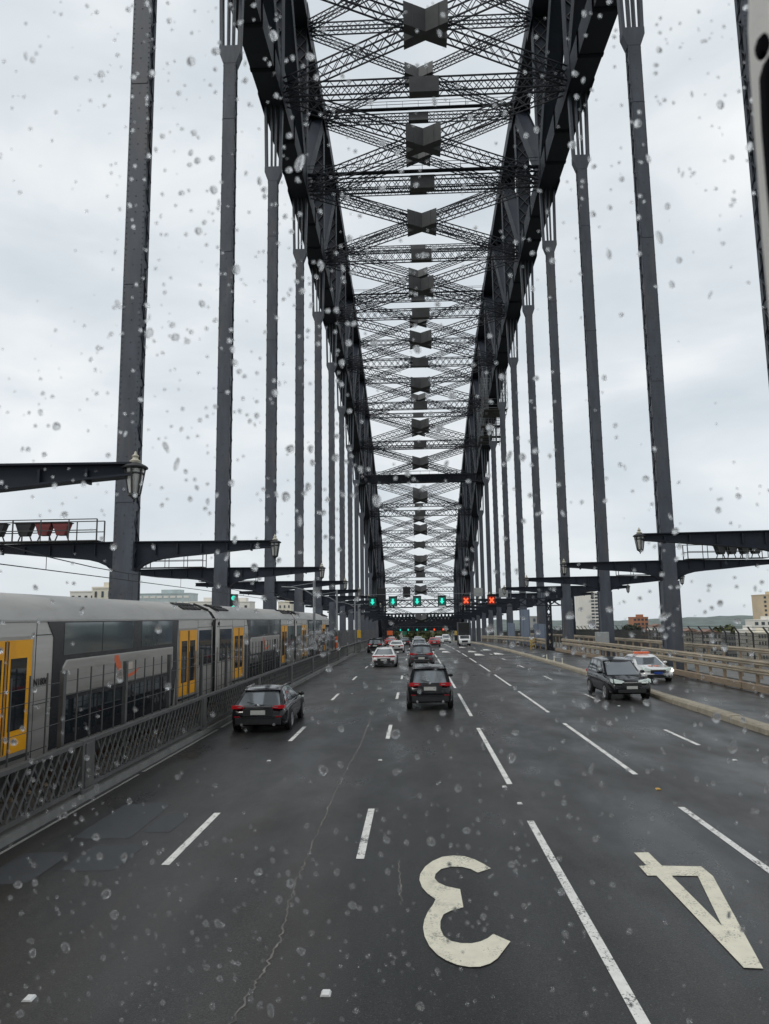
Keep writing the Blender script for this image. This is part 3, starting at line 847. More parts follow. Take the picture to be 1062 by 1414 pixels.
mf = empty('mesh_fence', (25.3, 0, 0), 0, 'tall dark mesh safety fence along the right footway', 'fence')
y = 20; 
while y < 230:
    b = MB(); b.bar((0, y, zr(y)), (0, y, zr(y) + 2.55), .09, .12); b.bar((0, y, zr(y) + 2.5), (-.35, y, zr(y) + 3.0), .09, .10); b.build('post', 'dark_metal', mf); y += 2.45
b = MB(); y = 20
while y < 230:
    z = zr(y)
    for q in range(16):
        yy = y + q * .153; b.bar((0, yy, z + .2), (0, yy, z + 2.5), .034, .03, (0, 1, 0), False)
    for h in (.2, .5, .8, 1.1, 1.4, 1.7, 2.0, 2.3, 2.5): b.bar((0, y, z + h), (0, y + 2.45, zr(y + 2.45) + h), .03, .03, (0, 0, 1), False)
    b.bar((-.33, y, z + 2.98), (-.33, y + 2.45, zr(y + 2.45) + 2.98), .04, .04); b.bar((-.17, y, z + 2.75), (-.17, y + 2.45, zr(y + 2.45) + 2.75), .02, .02)
    y += 2.45
b.build('mesh_panel', 'dark_metal', mf)
mf2 = empty('mesh_fence', (-18.5, 0, 0), 0, 'tall dark mesh safety fence beyond the train on the left', 'fence')
b = MB(); y = 30
while y < 300:
    z = zr(y); b.bar((0, y, z), (0, y, z + 3.0), .1, .12)
    for q in range(8): b.bar((0, y + q * .37, z + .2), (0, y + q * .37, z + 2.9), .03, .03, (0, 1, 0), False)
    for h in (.2, .9, 1.6, 2.3, 2.9): b.bar((0, y, z + h), (0, y + 2.96, zr(y + 2.96) + h), .03, .03, (0, 0, 1), False)
    y += 2.96
b.build('mesh_panel', 'dark_metal', mf2)

# blue-grey hoardings and small cabinets on the right
for i, (yy, h, lb) in enumerate(((108, 3.2, 'blue grey hoarding sheet nearest the gantry tower'), (122, 5.6, 'taller blue grey hoarding sheets standing behind the nearer one'), (140, 3.6, 'farthest blue grey hoarding sheet beside the right hangers'))):
    o = empty('hoarding', (17.9, yy, zr(yy)), 0, lb, 'hoarding', 'blue grey hoardings on the right')
    b = MB()
    for j in range(3): b.box((0.02 * (j % 2), -3 + 3 * j, h / 2 + .2), (.08, 2.94, h))
    b.build('panel', 'blue_panel', o)
    b = MB()
    for j in range(4): b.box((.1, -4.4 + 2.95 * j, h / 2 + .1), (.1, .12, h + .2))
    b.build('post', 'grey_metal', o)
for (x, yy, z, s, lb) in ((17.75, 71.7, 1.9, 1.25, 'pale grey cabinet on the leg of the third right hanger'), (17.0, 55.5, 1.0, .95, 'pale grey cabinet at the guard rail behind the white sedan')):
    o = empty('cabinet', (x, yy, zr(yy)), 0, lb, 'cabinet')
    b = MB(); b.box((0, -.2, z), (s, .4, s)); b.build('body', 'box_grey', o, bevel=.03)
    b = MB(); b.box((0, -.41, z), (s * .86, .02, s * .86)); b.build('door', 'box_grey', o)
    b = MB(); b.box((0, -.15, (z - s / 2) / 2), (.16, .16, z - s / 2)); b.build('post', 'grey_metal', o)

# ---------------------------------------------------------------- gantries with lane signals
def gantry(Y, xs, zc, size, z_lo, z_hi, xl, xr, tower, label):
    g = empty('signal_gantry', (0, Y, 0), 0, label, 'gantry')
    b = MB(); b.laced((xl, 0, (z_lo + z_hi) / 2), (xr, 0, (z_lo + z_hi) / 2), 1.0, z_hi - z_lo, (0, 0, 1), 1.5, .13, .09, .05); b.build('truss_beam', 'steel_dark', g)
    b = MB(); b.bar((xl, -.5, z_hi + .75), (xr - 2, -.5, z_hi + .75), .05, .05)
    n = 14
    for i in range(n): x = xl + (xr - 2 - xl) * i / (n - 1); b.bar((x, -.5, z_hi), (x, -.5, z_hi + .75), .04, .04)
    b.build('handrail', 'grey_metal', g)
    b = MB(); b.box((xl, 0, (z_lo + zr(Y)) / 2 + .3), (.34, .34, z_lo - zr(Y) + .6)); b.build('post', 'grey_metal', g)
    if tower:
        b = MB(); x0, x1 = tower
        b.laced((x0, 0, zr(Y)), (x0, 0, z_hi + .1), .7, .7, (1, 0, 0), 1.0, .14, .09, .05); b.laced((x1, 0, zr(Y)), (x1, 0, z_hi + .1), .7, .7, (1, 0, 0), 1.0, .14, .09, .05)
        b.build('tower', 'steel_dark', g)
    else:
        b = MB(); b.box((xr, 0, (z_lo + zr(Y)) / 2), (.34, .34, z_lo - zr(Y))); b.build('post', 'grey_metal', g)
    for i, x in enumerate(xs):
        green = i < 4; w, h = size
        s_ = MB(); s_.box((x, -.78, zc), (w, .3, h)); s_.box((x, -.9, zc + h / 2 + .03), (w * 1.04, .5, .06)); o = s_.build('lane_signal', 'black', g)
        f_ = MB(); f_.box((x, -.945, zc), (w * .80, .02, h * .80)); f_.build('signal_face', 'green_dim' if green else 'red_dim', o)
        l_ = MB()
        if green:      # downward arrow with a tall stem
            l_.prism([(x - .13 * w, zc + .28 * h), (x + .13 * w, zc + .28 * h), (x + .13 * w, zc - .02 * h), (x + .27 * w, zc - .02 * h), (x, zc - .30 * h), (x - .27 * w, zc - .02 * h), (x - .13 * w, zc - .02 * h)], 1, -.99, -.96)
            l_.build('arrow_lens', 'green_on', o)
        else:
            for s in (-1, 1): l_.bar((x - .24 * w * s, -.975 - .002 * s, zc - .24 * h), (x + .24 * w * s, -.975 - .002 * s, zc + .24 * h), .17 * w, .02, (0, 1, 0))
            l_.build('cross_lens', 'red_on', o)
        p_ = MB(); p_.box((x, -.4, zc), (.14, .5, .14)); p_.build('signal_mount', 'grey_metal', o)
    return g
g1 = gantry(100, (-5.76, -3.0, .25, 3.59, 6.81, 10.23), 5.72, (1.12, 1.32), 4.85, 5.95, -7.66, 21.0, (17.9, 21.0), 'nearer overhead gantry with four green arrows and two red crosses')
for x, z, w, h, mt_ in ((8.55, 6.85, 1.15, 1.15, 'box_grey'), (11.95, 6.7, 1.15, 1.2, 'box_grey'), (-4.55, 6.7, 1.15, 1.7, 'black'), (-1.15, 7.0, 1.0, 1.4, 'black')):
    b = MB(); b.box((x, .1, z), (w, .35, h)); b.build('sign_box', mt_, g1, bevel=.02)
b = MB(); b.box((-7.66, -.35, 1.45), (.5, .4, 1.0)); b.build('control_box', 'sign_yellow', g1)
b = MB(); b.bar((-8.9, 0, 5.4), (-6.2, 0, 5.4), .1, .1); b.bar((-8.9, 0, 4.4), (-6.2, 0, 4.4), .1, .1); b.build('side_arm', 'grey_metal', g1)
gantry(285, (-5.9, -2.9, .5, 3.75, 7.1, 10.5), -1.95, (1.05, 1.2), -2.9, -1.5, -9, 14, None, 'distant overhead gantry with tiny green and red lane signals')

# traffic light for the trains and overhead wiring masts
rs = empty('rail_signal', (-12.9, 52, zr(52)), 0, 'dark railway signal with green lights above the train roof', 'railway signal')
b = MB(); b.box((0, 0, 5.15), (.45, .35, 1.35)); b.build('signal_head', 'black', rs)
b = MB(); b.tube((0, .1, 0), (0, .1, 4.6), .09, 8); b.build('post', 'grey_metal', rs)
for z in (5.55, 4.85):
    b = MB(); b.tube((0, -.18, z), (0, -.21, z), .17, 12); b.build('lens', 'green_on', rs)
    b = MB(); b.box((0, -.28, z + .2), (.4, .25, .04)); b.build('visor', 'black', rs)
for i, (yy, lb) in enumerate(((62, 'overhead wire mast with curved arm nearest behind the train'), (80, 'second overhead wire mast farther along the train line'), (104, 'third overhead wire mast beyond the end of the train'))):
    o = empty('wire_mast', (-8.55, yy, zr(yy)), 0, lb, 'mast', 'overhead wire masts by the railway')
    b = MB(); b.tube((0, 0, 0), (0, 0, 7.3), .11, 8); b.build('post', 'grey_metal', o)
    b = MB(); pts = [(0, 0, 6.0), (-.8, 0, 6.5), (-1.8, 0, 6.75), (-2.8, 0, 6.8)]
    for i2 in range(3): b.tube(pts[i2], pts[i2 + 1], .05, 6)
    b.tube((0, 0, 7.1), (-2.0, 0, 6.8), .03, 5); b.build('arm', 'grey_metal', o)
ow = empty('overhead_wire', (-10.6, 0, 0), 0, 'thin overhead railway wires sagging above the train', 'overhead wire')
for h, sag in ((5.45, 0), (6.0, .3)):
    b = MB()
    for s_ in range(10):
        y0 = K(s_ - 1); 
        for q in range(6):
            a, c_ = q / 6, (q + 1) / 6
            f1 = lambda t: (0, y0 + 18.29 * t, zr(y0 + 18.29 * t) + h - sag * 4 * t * (1 - t))
            b.tube(f1(a), f1(c_), .018, 4, caps=False)
    b.build('wire', 'black', ow)
b = MB()
for s_ in range(9):
    for q in (1, 3, 5):
        y = K(s_ - 1) + 18.29 * q / 6; b.tube((0, y, zr(y) + 5.45), (0, y, zr(y) + 6.0 - .3 * 4 * (q / 6) * (1 - q / 6)), .01, 4, caps=False)
b.build('dropper', 'black', ow)

# ---------------------------------------------------------------- the train
train = empty('train', (-10.5, 10, 0), 0, 'silver double deck train with orange doors running beside the road', 'train')
XS = 1.6          # half width; the near side is at x = -8.9
def carriage(y0, L, doors, first_car=False):
    yc = y0 + L / 2; a, c_ = y0 + .3, y0 + L - .3
    off = lambda y: zr(y)
    slope = (zr(c_) - zr(a)) / (c_ - a)
    zz = lambda y: zr(a) + slope * (y - a)
    b = MB()
    side = [(XS - .02, .82), (XS, 1.0), (XS, 2.2), (XS, 4.0)]
    roof = [(XS - .06, 4.12), (XS - .22, 4.35), (XS - .55, 4.55), (XS - 1.0, 4.66), (.25, 4.71)]
    prof = side + roof
    full = prof + [(-x, z) for x, z in reversed(prof)]
    n = len(full)
    ys = [a, a + .18] + [a + 1 + (L - 2.6) * i / 6 for i in range(7)] + [c_ - .18, c_]
    vs = []
    for i, y in enumerate(ys):
        sc_ = .955 if i in (0, len(ys) - 1) else 1
        for x, z in full: vs.append((x * sc_, y, z * (1 if sc_ == 1 else .993) + zz(y)))
    for i in range(len(ys) - 1):
        fs = []; fr = []
        for j in range(n):
            q = (i * n + j, i * n + (j + 1) % n, (i + 1) * n + (j + 1) % n, (i + 1) * n + j)
            (fr if 3 <= j < n - 4 else fs).append(q)
        if i == 0: b.add(vs, [], 'train_steel')
        k0 = b._m('train_steel'); k1 = b._m('train_roof')
        b.f += fs; b.mi += [k0] * len(fs); b.f += fr; b.mi += [k1] * len(fr)
    b.f += [tuple(range(n - 1, -1, -1)), tuple(range((len(ys) - 1) * n, len(ys) * n))]; b.mi += [b._m('train_dark')] * 2
    car = b.build('carriage', None, train, 30, loc=None)
    def P(y, z): return z + zz(y)
    def panel(name, pts, thick, material, x=XS):
        # outline on the near side; pts are (y, z above the rail)
        q = MB(); q.prism([(y, P(y, z)) for y, z in pts], 0, x - .05, x + thick); return q.build(name, material, car)
    rect = lambda ya, yb, z0, z1: [(ya, z0), (yb, z0), (yb, z1), (ya, z1)]
    d0, d1 = doors
    wa, wb = d0 + 3.17, d1 - .75
    # black surround of the two decks, the grey bulge between them
    panel('window_surround', [(wa, .92), (wb + .1, .92), (wb + .45, 2.2), (wb + .5, 3.4), (wb + .55, 4.0), (wa - .35, 4.0), (wa, 3.6)], .015, 'train_black')
    q = MB(); ya, yb = wa + .5, wb - .05
    poly = [(ya + .1, 2.12), (yb - .2, 2.12), (yb, 2.3), (yb, 3.02), (ya + .18, 3.02), (ya, 2.85), (ya, 2.3)]
    q.prism([(y, P(y, z)) for y, z in poly], 0, XS - .05, XS + .045); q.build('side_panel', 'train_steel', car, bevel=.03)
    ww = (yb - ya + .1) / 5; m_ = [.0, .42, .82, 1.0]
    cuts = [ya, ya + (yb - ya) * .275, ya + (yb - ya) * .55, ya + (yb - ya) * .63, ya + (yb - ya) * .80, yb - .05]
    for i in range(5):
        if i == 2: continue
        panel('upper_window', rect(cuts[i] + .03, cuts[i + 1] - .03, 3.14, 3.95), .022, 'glass_train')
    for i in range(4):
        u0 = ya + (yb - ya) * i / 4; panel('lower_window', rect(u0 + .06, u0 + (yb - ya) / 4 - .06, 1.15, 2.02), .022, 'glass_dark')
    # doors
    for yd in doors:
        for s in (0, 1):
            u0, u1 = yd + s * 1.09 + .02, yd + s * 1.09 + 1.07
            q = MB()
            q.prism([(y, P(y, z)) for y, z in rect(u0, u1, 1.14, 3.58)], 0, XS - .05, XS + .02, 'orange')
            q.prism([(y, P(y, z)) for y, z in rect(u0 + .22 - .06 * s, u1 - .16 - .06 * s, 1.62, 3.18)], 0, XS - .04, XS + .028, 'glass_dark')
            q.prism([(y, P(y, z)) for y, z in rect(u0 + .02 + (.97 if not s else 0), u0 + .06 + (.97 if not s else 0), 1.16, 3.56)], 0, XS - .04, XS + .027, 'plastic')
            q.build('door', None, car)
        panel('door_frame', rect(yd - .08, yd + 2.26, 1.06, 3.66), .008, 'train_steel')
        panel('door_step', rect(yd, yd + 2.18, .98, 1.05), .05, 'train_dark')
    for u in (d0 - .16, d0 + 2.34, d1 - .16, d1 + 2.34, y0 + .62, y0 + L - .62): panel('panel_seam', rect(u, u + .025, .86, 3.96), .004, 'train_dark')
    for u0, u1 in ((y0 + .4, d0 - .1), (d1 + 2.3, y0 + L - .4), (d0 + 2.3, wa - .1)):
        for z in (1.02, 2.06, 3.66): panel('panel_seam', rect(u0, u1, z, z + .02), .006, 'train_dark')
    # end saloon windows
    for u0, u1 in ((y0 + .75, d0 - .35), (d1 + 2.55, y0 + L - .65)):
        if u1 - u0 > .6: panel('end_window', rect(u0, u1, 2.12, 3.55), .02, 'glass_dark')
    # roof grilles at each end and roof ribs
    for e0 in (y0 + 1.0, y0 + L - 3.6):
        q = MB()
        for i in range(5):
            for j in range(2):
                yy = e0 + i * .5; xx = XS - .36 - j * .32; z = 4.44 + j * .15
                q.box((xx, yy, P(yy, z) + .03), (.26, .38, .05), 'black', Matrix.Rotation(.45 - .1 * j, 3, 'Y'))
        q.build('roof_grille', None, car)
    q = MB()
    for yy in (y0 + .9, y0 + L - .9): q.box((XS - .42, yy, P(yy, 4.52)), (.7, .1, .1), 'black', Matrix.Rotation(.4, 3, 'Y'))
    q.build('roof_vent', None, car)
    q = MB(); q.prism([(y, P(y, z)) for y, z in rect(a, c_, 3.985, 4.03)], 0, XS - .05, XS + .03); q.build('gutter', 'train_roof', car)
    # underframe, bogies, and louvred boxes
    q = MB(); q.box((0, yc, P(yc, .62)), (2.7, L - 1.4, .42)); 
    for i in range(7): q.box((1.38, y0 + 4.5 + i * 1.9, P(y0 + 4.5 + i * 1.9, .6)), (.1, 1.5, .5))
    q.build('underframe', 'train_dark', car)
    for yy in (y0 + 3, y0 + L - 3):
        q = MB(); q.box((0, yy, P(yy, .45)), (2.5, 3.0, .3))
        for s in (-1.1, 1.1):
            for x in (-.8, .8): q.tube((x - .07, yy + s, P(yy, .55)), (x + .07, yy + s, P(yy, .55)), .42, 14)
        q.build('bogie', 'train_dark', car)
    # logo: orange flick and red flourish with pale lettering bars
    lc = ya + (yb - ya) * .44
    q = MB()
    q.prism([(y, P(y, z)) for y, z in [(lc - .55, 2.98), (lc - .28, 2.98), (lc - .02, 2.62), (lc + .05, 2.33), (lc - .15, 2.22), (lc - .28, 2.52), (lc - .55, 2.8)]], 0, XS + .03, XS + .052, 'logo')
    q.prism([(y, P(y, z)) for y, z in [(lc + .1, 2.34), (lc + .8, 2.38), (lc + 1.5, 2.52), (lc + 1.1, 2.34), (lc + .5, 2.26), (lc + .15, 2.25)]], 0, XS + .03, XS + .052, 'logo')
    q.prism([(y, P(y, z)) for y, z in [(lc + .2, 2.48), (lc + .85, 2.5), (lc + .85, 2.72), (lc + .2, 2.72)]], 0, XS + .03, XS + .049, 'logo_pale')
    q.build('logo', None, car)
    for yy in (y0 + .55, y0 + L - .55):
        q = MB(); q.tube((XS - .02, yy, P(yy, 3.8)), (XS + .03, yy, P(yy, 3.8)), .09, 10); q.build('marker_lamp', 'black', car)
    if first_car:
        cu = bpy.data.curves.new('carriage_number', 'FONT'); cu.body = 'N1806'; cu.size = .235; cu.extrude = .004
        to = bpy.data.objects.new('carriage_number_text', cu); C.objects.link(to)
        dg = bpy.context.evaluated_depsgraph_get(); me = bpy.data.meshes.new_from_object(to.evaluated_get(dg)); bpy.data.objects.remove(to)
        me.materials.append(M['black'])
        no = bpy.data.objects.new('carriage_number', me); C.objects.link(no); no.parent = car
        no.matrix_local = Matrix.Translation((XS + .012, 16.98 - 10, P(16.9 - 10, 2.5))) @ Matrix(((0, 0, 1, 0), (1, 0, 0, 0), (0, 1, 0, 0), (0, 0, 0, 1)))
    return car
# (carriages are modelled in the train's own frame, whose origin is at y = 10)
_zr = zr
def zr_train(y): return _zr(y + 10)
zr = zr_train
carriage(10.9 - 10, 21.65, (14.68 - 10, 27.55 - 10), True)
carriage(32.55 - 10, 21.85, (35.75 - 10, 48.65 - 10))
carriage(54.4 - 10, 21.85, (57.6 - 10, 70.1 - 10))
carriage(-10.9 - 10, 21.8, (-7.6 - 10, 5.4 - 10))
zr = _zr
b = MB()
for y in (10.9, 32.55, 54.4): b.box((0, y - 10, zr(y) + 2.3), (2.5, .56, 2.9))
b.build('gangway', 'train_dark', train)

# ---------------------------------------------------------------- cars
def lerp_tab(tab, y):
    if y <= tab[0][0]: return tab[0][1]
    for (a, va), (c_, vc) in zip(tab, tab[1:]):
        if y <= c_:
            t = (y - a) / (c_ - a); t = t * t * (3 - 2 * t) * .5 + t * .5
            return va + (vc - va) * t
    return tab[-1][1]
def car(name, loc, rz, label, cat, paint, spec, group=None):
    """A car in its own frame: +y forward, origin on the ground under its middle."""
    o = empty(name, loc, rz, label, cat, group)
    L, W, H = spec['L'], spec['W'], spec['H']; w = W / 2; z0 = spec.get('z0', .26)
    belt = spec['belt']; hl = L / 2
    # lower body
    b = MB(); ys = [-hl + L * (.5 - .5 * math.cos(math.pi * i / 30)) for i in range(31)]
    def half(y):
        q = abs(y) / hl; return w * (1 - .13 * max(0, (q - .72) / .28) ** 2.2)
    vs = []; fs = []; n = 13
    for y in ys:
        hw = half(y); zt = lerp_tab(belt, y); q = abs(y) / hl; rd = max(0, (q - .945) / .055) ** 2
        hw *= 1 - .085 * rd; zt -= .055 * rd
        lo = z0 + .10 * max(0, (q - .9) / .1) + .05 * rd
        mid = lo + (zt - lo) * .52
        ring = [(0, lo), (hw * .9, lo), (hw * .985, lo + .10), (hw * 1.0, mid - .08), (hw * .995, mid + .06), (hw * .965, zt - .07), (hw * .90, zt - .005)]
        pts = [(x, z) for x, z in ring] + [(0, zt + .035)]
        full_ = pts[1:] + [(-x, z) for x, z in reversed(pts[1:-1])]
        for x, z in full_: vs.append((x, y, z))
    n = len(full_)
    for i in range(30):
        for j in range(n): fs.append((i * n + j, i * n + (j + 1) % n, (i + 1) * n + (j + 1) % n, (i + 1) * n + j))
    fs += [tuple(range(n - 1, -1, -1)), tuple(range(30 * n, 31 * n))]
    b.add(vs, fs)
    # cabin: rear glass base/top, windscreen top/base, along y
    rb, rtp, wt, wb_ = spec['cabin']; zb = lambda y: lerp_tab(belt, y) - .03
    wbelt, wroof = w * .90, w * spec.get('roofw', .70)
    ztop = H
    cols = [(rb, 0), (rtp - .03, .93), (rtp + .12, 1.0), (rtp * .5 + wt * .5, 1.035), (wt - .12, 1.0), (wt + .03, .93), (wb_, 0)]
    def cab(y, t):      # half width and height at station y, 0..1 up
        return None
    V = []; F = []
    st = []
    ny = 12
    roof_line = [(rtp, H - .05), (rtp + .25, H - .01), ((rtp + wt) / 2, H), (wt - .3, H - .02), (wt, H - .07)]
    # bottom loop / roof loop of the cabin, both sampled along the side
    def side_pt(u, t, s):
        yb_ = rb + (wb_ - rb) * u; yt = rtp + (wt - rtp) * u
        zbot = zb(yb_); ztp = lerp_tab(roof_line, yt)
        return Vector((s * (wbelt + (wroof - wbelt) * (t ** 1.15)), yb_ + (yt - yb_) * t, zbot + (ztp - zbot) * t))
    nu, ntt = 10, 5
    for s in (-1, 1):
        vs = [side_pt(i / nu, j / ntt, s) for i in range(nu + 1) for j in range(ntt + 1)]
        fs = [(i * (ntt + 1) + j, (i + 1) * (ntt + 1) + j, (i + 1) * (ntt + 1) + j + 1, i * (ntt + 1) + j + 1) for i in range(nu) for j in range(ntt)]
        b.add(vs, fs)
    nx = 8
    def cross(u, t, q):  # q 0..1 across
        a, c_ = side_pt(u, t, -1), side_pt(u, t, 1); p = a.lerp(c_, q); bow = 4 * q * (1 - q)
        return p + Vector((0, (.07 if u > .5 else -.07) * bow * (1 if u in (0, 1) else 0), (.045 * bow if t == 1 else 0)))
    for u in (0, 1):
        vs = [cross(u, j / ntt, q / nx) for j in range(ntt + 1) for q in range(nx + 1)]
        fs = [(j * (nx + 1) + q, j * (nx + 1) + q + 1, (j + 1) * (nx + 1) + q + 1, (j + 1) * (nx + 1) + q) for j in range(ntt) for q in range(nx)]
        b.add(vs, fs)
    vs = [cross(i / nu, 1, q / nx) for i in range(nu + 1) for q in range(nx + 1)]
    for q in range(nx + 1):   # keep the roof edge tied to the bowed glass
        pass
    fs = [(i * (nx + 1) + q, i * (nx + 1) + q + 1, (i + 1) * (nx + 1) + q + 1, (i + 1) * (nx + 1) + q) for i in range(nu) for q in range(nx)]
    b.add(vs, fs)
    b.build('body', paint, o, 50)
    # glass
    def glass(name, fn, u0, u1, v0, v1, nrm, nn=6):
        g_ = MB(); vs = []
        for i in range(nn + 1):
            for j in range(nn + 1): vs.append(Vector(fn(u0 + (u1 - u0) * i / nn, v0 + (v1 - v0) * j / nn)) + nrm * .012)
        fs = [(i * (nn + 1) + j, (i + 1) * (nn + 1) + j, (i + 1) * (nn + 1) + j + 1, i * (nn + 1) + j + 1) for i in range(nn) for j in range(nn)]
        k_ = len(vs); vs += [v - nrm * .02 for v in vs]
        fs += [tuple(x + k_ for x in reversed(f)) for f in fs]
        g_.add(vs, fs); return g_.build(name, 'glass_car', o, 40)
    wn = Vector((0, .6, .8)); rn = Vector((0, -.8, .5)).normalized()
    glass('windscreen', lambda q, t: cross(1, t, q), .06, .94, .10, .92, wn)
    glass('rear_window', lambda q, t: cross(0, t, q), .08, .92, spec.get('rwv', .18), .90, rn)
    for s in (-1, 1):
        for u0, u1 in spec.get('side', ((.08, .27), (.30, .56), (.59, .90))):
            glass('side_window', lambda u, t, s=s: side_pt(u, t, s), u0, u1, .10, .86, Vector((s * .93, 0, .35)))
    # wheels
    r = spec.get('r', .34); wy = (-hl + spec['axles'][0], hl - spec['axles'][1])
    for y in wy:
        for s in (-1, 1):
            xo = half(y) - .005
            a_ = MB(); pr = []
            a_.tube((s * (xo - .15), y, r + .02), (s * (xo + .012), y, r + .02), r + .075, 24); a_.build('wheel_arch', 'plastic', o, 40)
            t_ = MB(); prof = [(r * .62, -.11), (r * .93, -.115), (r, -.07), (r, .07), (r * .93, .115), (r * .62, .11)]
            t_.lathe(prof, n=22); wh = t_.build('wheel', 'tyre', o, 40, loc=(s * (xo - .075), y, r)); wh.rotation_euler = (0, math.pi / 2, 0)
            h_ = MB(); h_.lathe([(r * .66, -.06), (r * .66, .122 * 1), (r * .58, .128), (r * .52, .09), (r * .5, .09)], n=20)
            h_.lathe([(.06, .05), (.06, .125), (.03, .13)], n=10)
            for i in range(5):
                an = 6.283 * i / 5; h_.bar((.04 * math.cos(an), .04 * math.sin(an), .11), (r * .6 * math.cos(an), r * .6 * math.sin(an), .105), .075, .03)
            rm = h_.build('rim', 'rim', wh, 40)
            if s < 0: rm.rotation_euler = (math.pi, 0, 0)
    # lamps
    pz_ = spec.get('plate_z', spec['tail_z'] - .2); zt = spec['tail_z']; th = spec.get('tail_h', .14); tw = spec.get('tail_w', .42)
    for s in (-1, 1):
        l_ = MB(); x0, x1 = s * (half(-hl) - .085), s * (half(-hl) - .085 - tw)
        l_.prism([(x0, zt - th * .5), (x0, zt + th * .55), (x1, zt + th * .30), (x1, zt - th * .30)], 1, -hl - .015, -hl + .16)
        l_.build('taillight', spec.get('tail_m', 'tail'), o, bevel=.012)
        l2 = MB(); l2.prism([(-hl + .03, zt - th * .45), (-hl + .03, zt + th * .5), (-hl + .40, zt + th * .30), (-hl + .34, zt - th * .1)], 0, s * (half(-hl + .2) - .16), s * (half(-hl + .2) - .028)); l2.build('taillight', spec.get('tail_m', 'tail'), o)
        hz = spec['head_z']; l_ = MB(); x0, x1 = s * (half(hl) - .085), s * (half(hl) - .50)
        l_.prism([(x0, hz - .06), (x0, hz + .13), (x1, hz + .04), (x1, hz - .07)], 1, hl - .2, hl + .012); l_.build('headlight', spec.get('head_m', 'head'), o, bevel=.012)
        l2 = MB(); l2.prism([(hl - .02, hz - .04), (hl - .02, hz + .11), (hl - .42, hz + .13), (hl - .30, hz)], 0, s * (half(hl - .2) - .06), s * (half(hl - .2) - .026)); l2.build('headlight', spec.get('head_m', 'head'), o)
    for s in (-1, 1):
        q = MB(); q.box((s * (W * .36), -hl - .012, z0 + .36), (.22, .03, .045)); q.build('reflector', 'tail_dull', o)
        q = MB(); q.box((s * (half(-hl) - .085 - tw * .55), -hl - .024, zt + th * .02), (tw * .5, .012, th * .16)); q.build('reversing_lamp', 'silver_paint', o)
        q = MB(); q.tube((s * W * .28, -hl - .03, z0 + .09), (s * W * .28, -hl + .1, z0 + .09), .05, 10); q.build('exhaust_pipe', 'chrome', o)
    q = MB()
    q.box((0, -hl - .006, pz_ + .0), (W * .52, .012, .26)); q.build('plate_recess', 'plastic', o, bevel=.004)
    if spec.get('tail_bar'):
        l_ = MB(); l_.box((0, -hl - .0, zt), (W * .8, .05, .06)); l_.build('light_bar', 'tail', o)
    # bumpers, grille, plates, mirrors
    q = MB(); q.box((0, -hl + .01, z0 + .20), (W * .80, .06, .26)); q.build('bumper', 'plastic', o, bevel=.03)
    q = MB(); q.box((0, -hl - .022, z0 + .33), (W * .62, .03, .025)); q.build('bumper_trim', spec.get('trim', 'plastic'), o)
    q = MB(); q.box((0, hl - .0, spec['head_z'] - .12), (W * .46, .05, .2)); 
    q.box((0, hl - .0, z0 + .16), (W * .66, .05, .16)); q.build('grille', 'plastic', o, bevel=.02)
    q = MB(); q.box((0, hl + .022, spec['head_z'] - .02), (W * .40, .03, .05)); q.build('grille_bar', 'chrome', o)
    pz = spec.get('plate_z', zt - .2)
    q = MB(); q.box((0, -hl - .025, pz), (.52, .03, .15)); q.build('number_plate', 'num_plate', o)
    q = MB(); q.box((0, hl + .035, z0 + .33), (.50, .03, .13)); q.build('number_plate', spec.get('fplate', 'num_plate'), o)
    mu = (wb_ - .35 - rb) / (wb_ - rb)
    for s in (-1, 1):
        p = side_pt(mu, .10, s); q = MB(); q.lathe([(.03, -.07), (.09, -.05), (.11, 0), (.09, .06), (.03, .08)], n=10); mo = q.build('mirror', paint, o, 60, loc=p + Vector((s * .16, 0, .07))); mo.scale = (1.15, .7, 1)
        q = MB(); q.bar(p - Vector((s * .02, 0, 0)), p + Vector((s * .1, 0, .04)), .05, .05); q.build('mirror_arm', 'plastic', o)
        for u in (.285, .575):
            p2 = side_pt(u + .05, 0, s); q = MB(); q.box((s * (half(p2.y) * .985 + .008), p2.y, lerp_tab(belt, p2.y) - .16), (.03, .18, .03)); q.build('door_handle', spec.get('trim', 'plastic'), o)
    if spec.get('rails'):
        for s in (-1, 1):
            a, c_ = side_pt(.04, 1, s), side_pt(.93, 1, s); q = MB(); q.bar(a + Vector((-s * .04, 0, .07)), c_ + Vector((-s * .04, 0, .07)), .035, .035)
            for t in (.02, .5, .98): pm = a.lerp(c_, t); q.box(pm + Vector((-s * .04, 0, .035)), (.035, .08, .08))
            q.build('roof_rail', spec['rails'], o)
    if spec.get('spoiler'):
        a = side_pt(0, 1, -1); q = MB(); q.prism([(a.y - .20, a.z + .0), (a.y + .22, a.z + .05), (a.y + .22, a.z + .01), (a.y - .20, a.z - .04)], 0, -wroof * .97, wroof * .97); q.build('spoiler', paint, o, bevel=.012)
    if spec.get('wiper'):
        p = cross(0, spec.get('rwv', .18) + .06, .5); q = MB(); q.bar(p + Vector((0, -.03, 0)), p + Vector((-.42, -.03, .10)), .025, .02); q.build('wiper', 'plastic', o)
    # body seams: boot shut line and badge strip
    if spec.get('chrome_strip'):
        q = MB(); q.box((0, -hl - .012, zt + .03), (W * .55, .03, .035)); q.build('boot_trim', 'chrome', o)
    q = MB(); q.lathe([(.05, -.01), (.055, .0), (.03, .012)], n=12); bo = q.build('badge', 'chrome', o, loc=(0, -hl - .012, zt + .05)); bo.rotation_euler = (math.pi / 2, 0, 0)
    return o

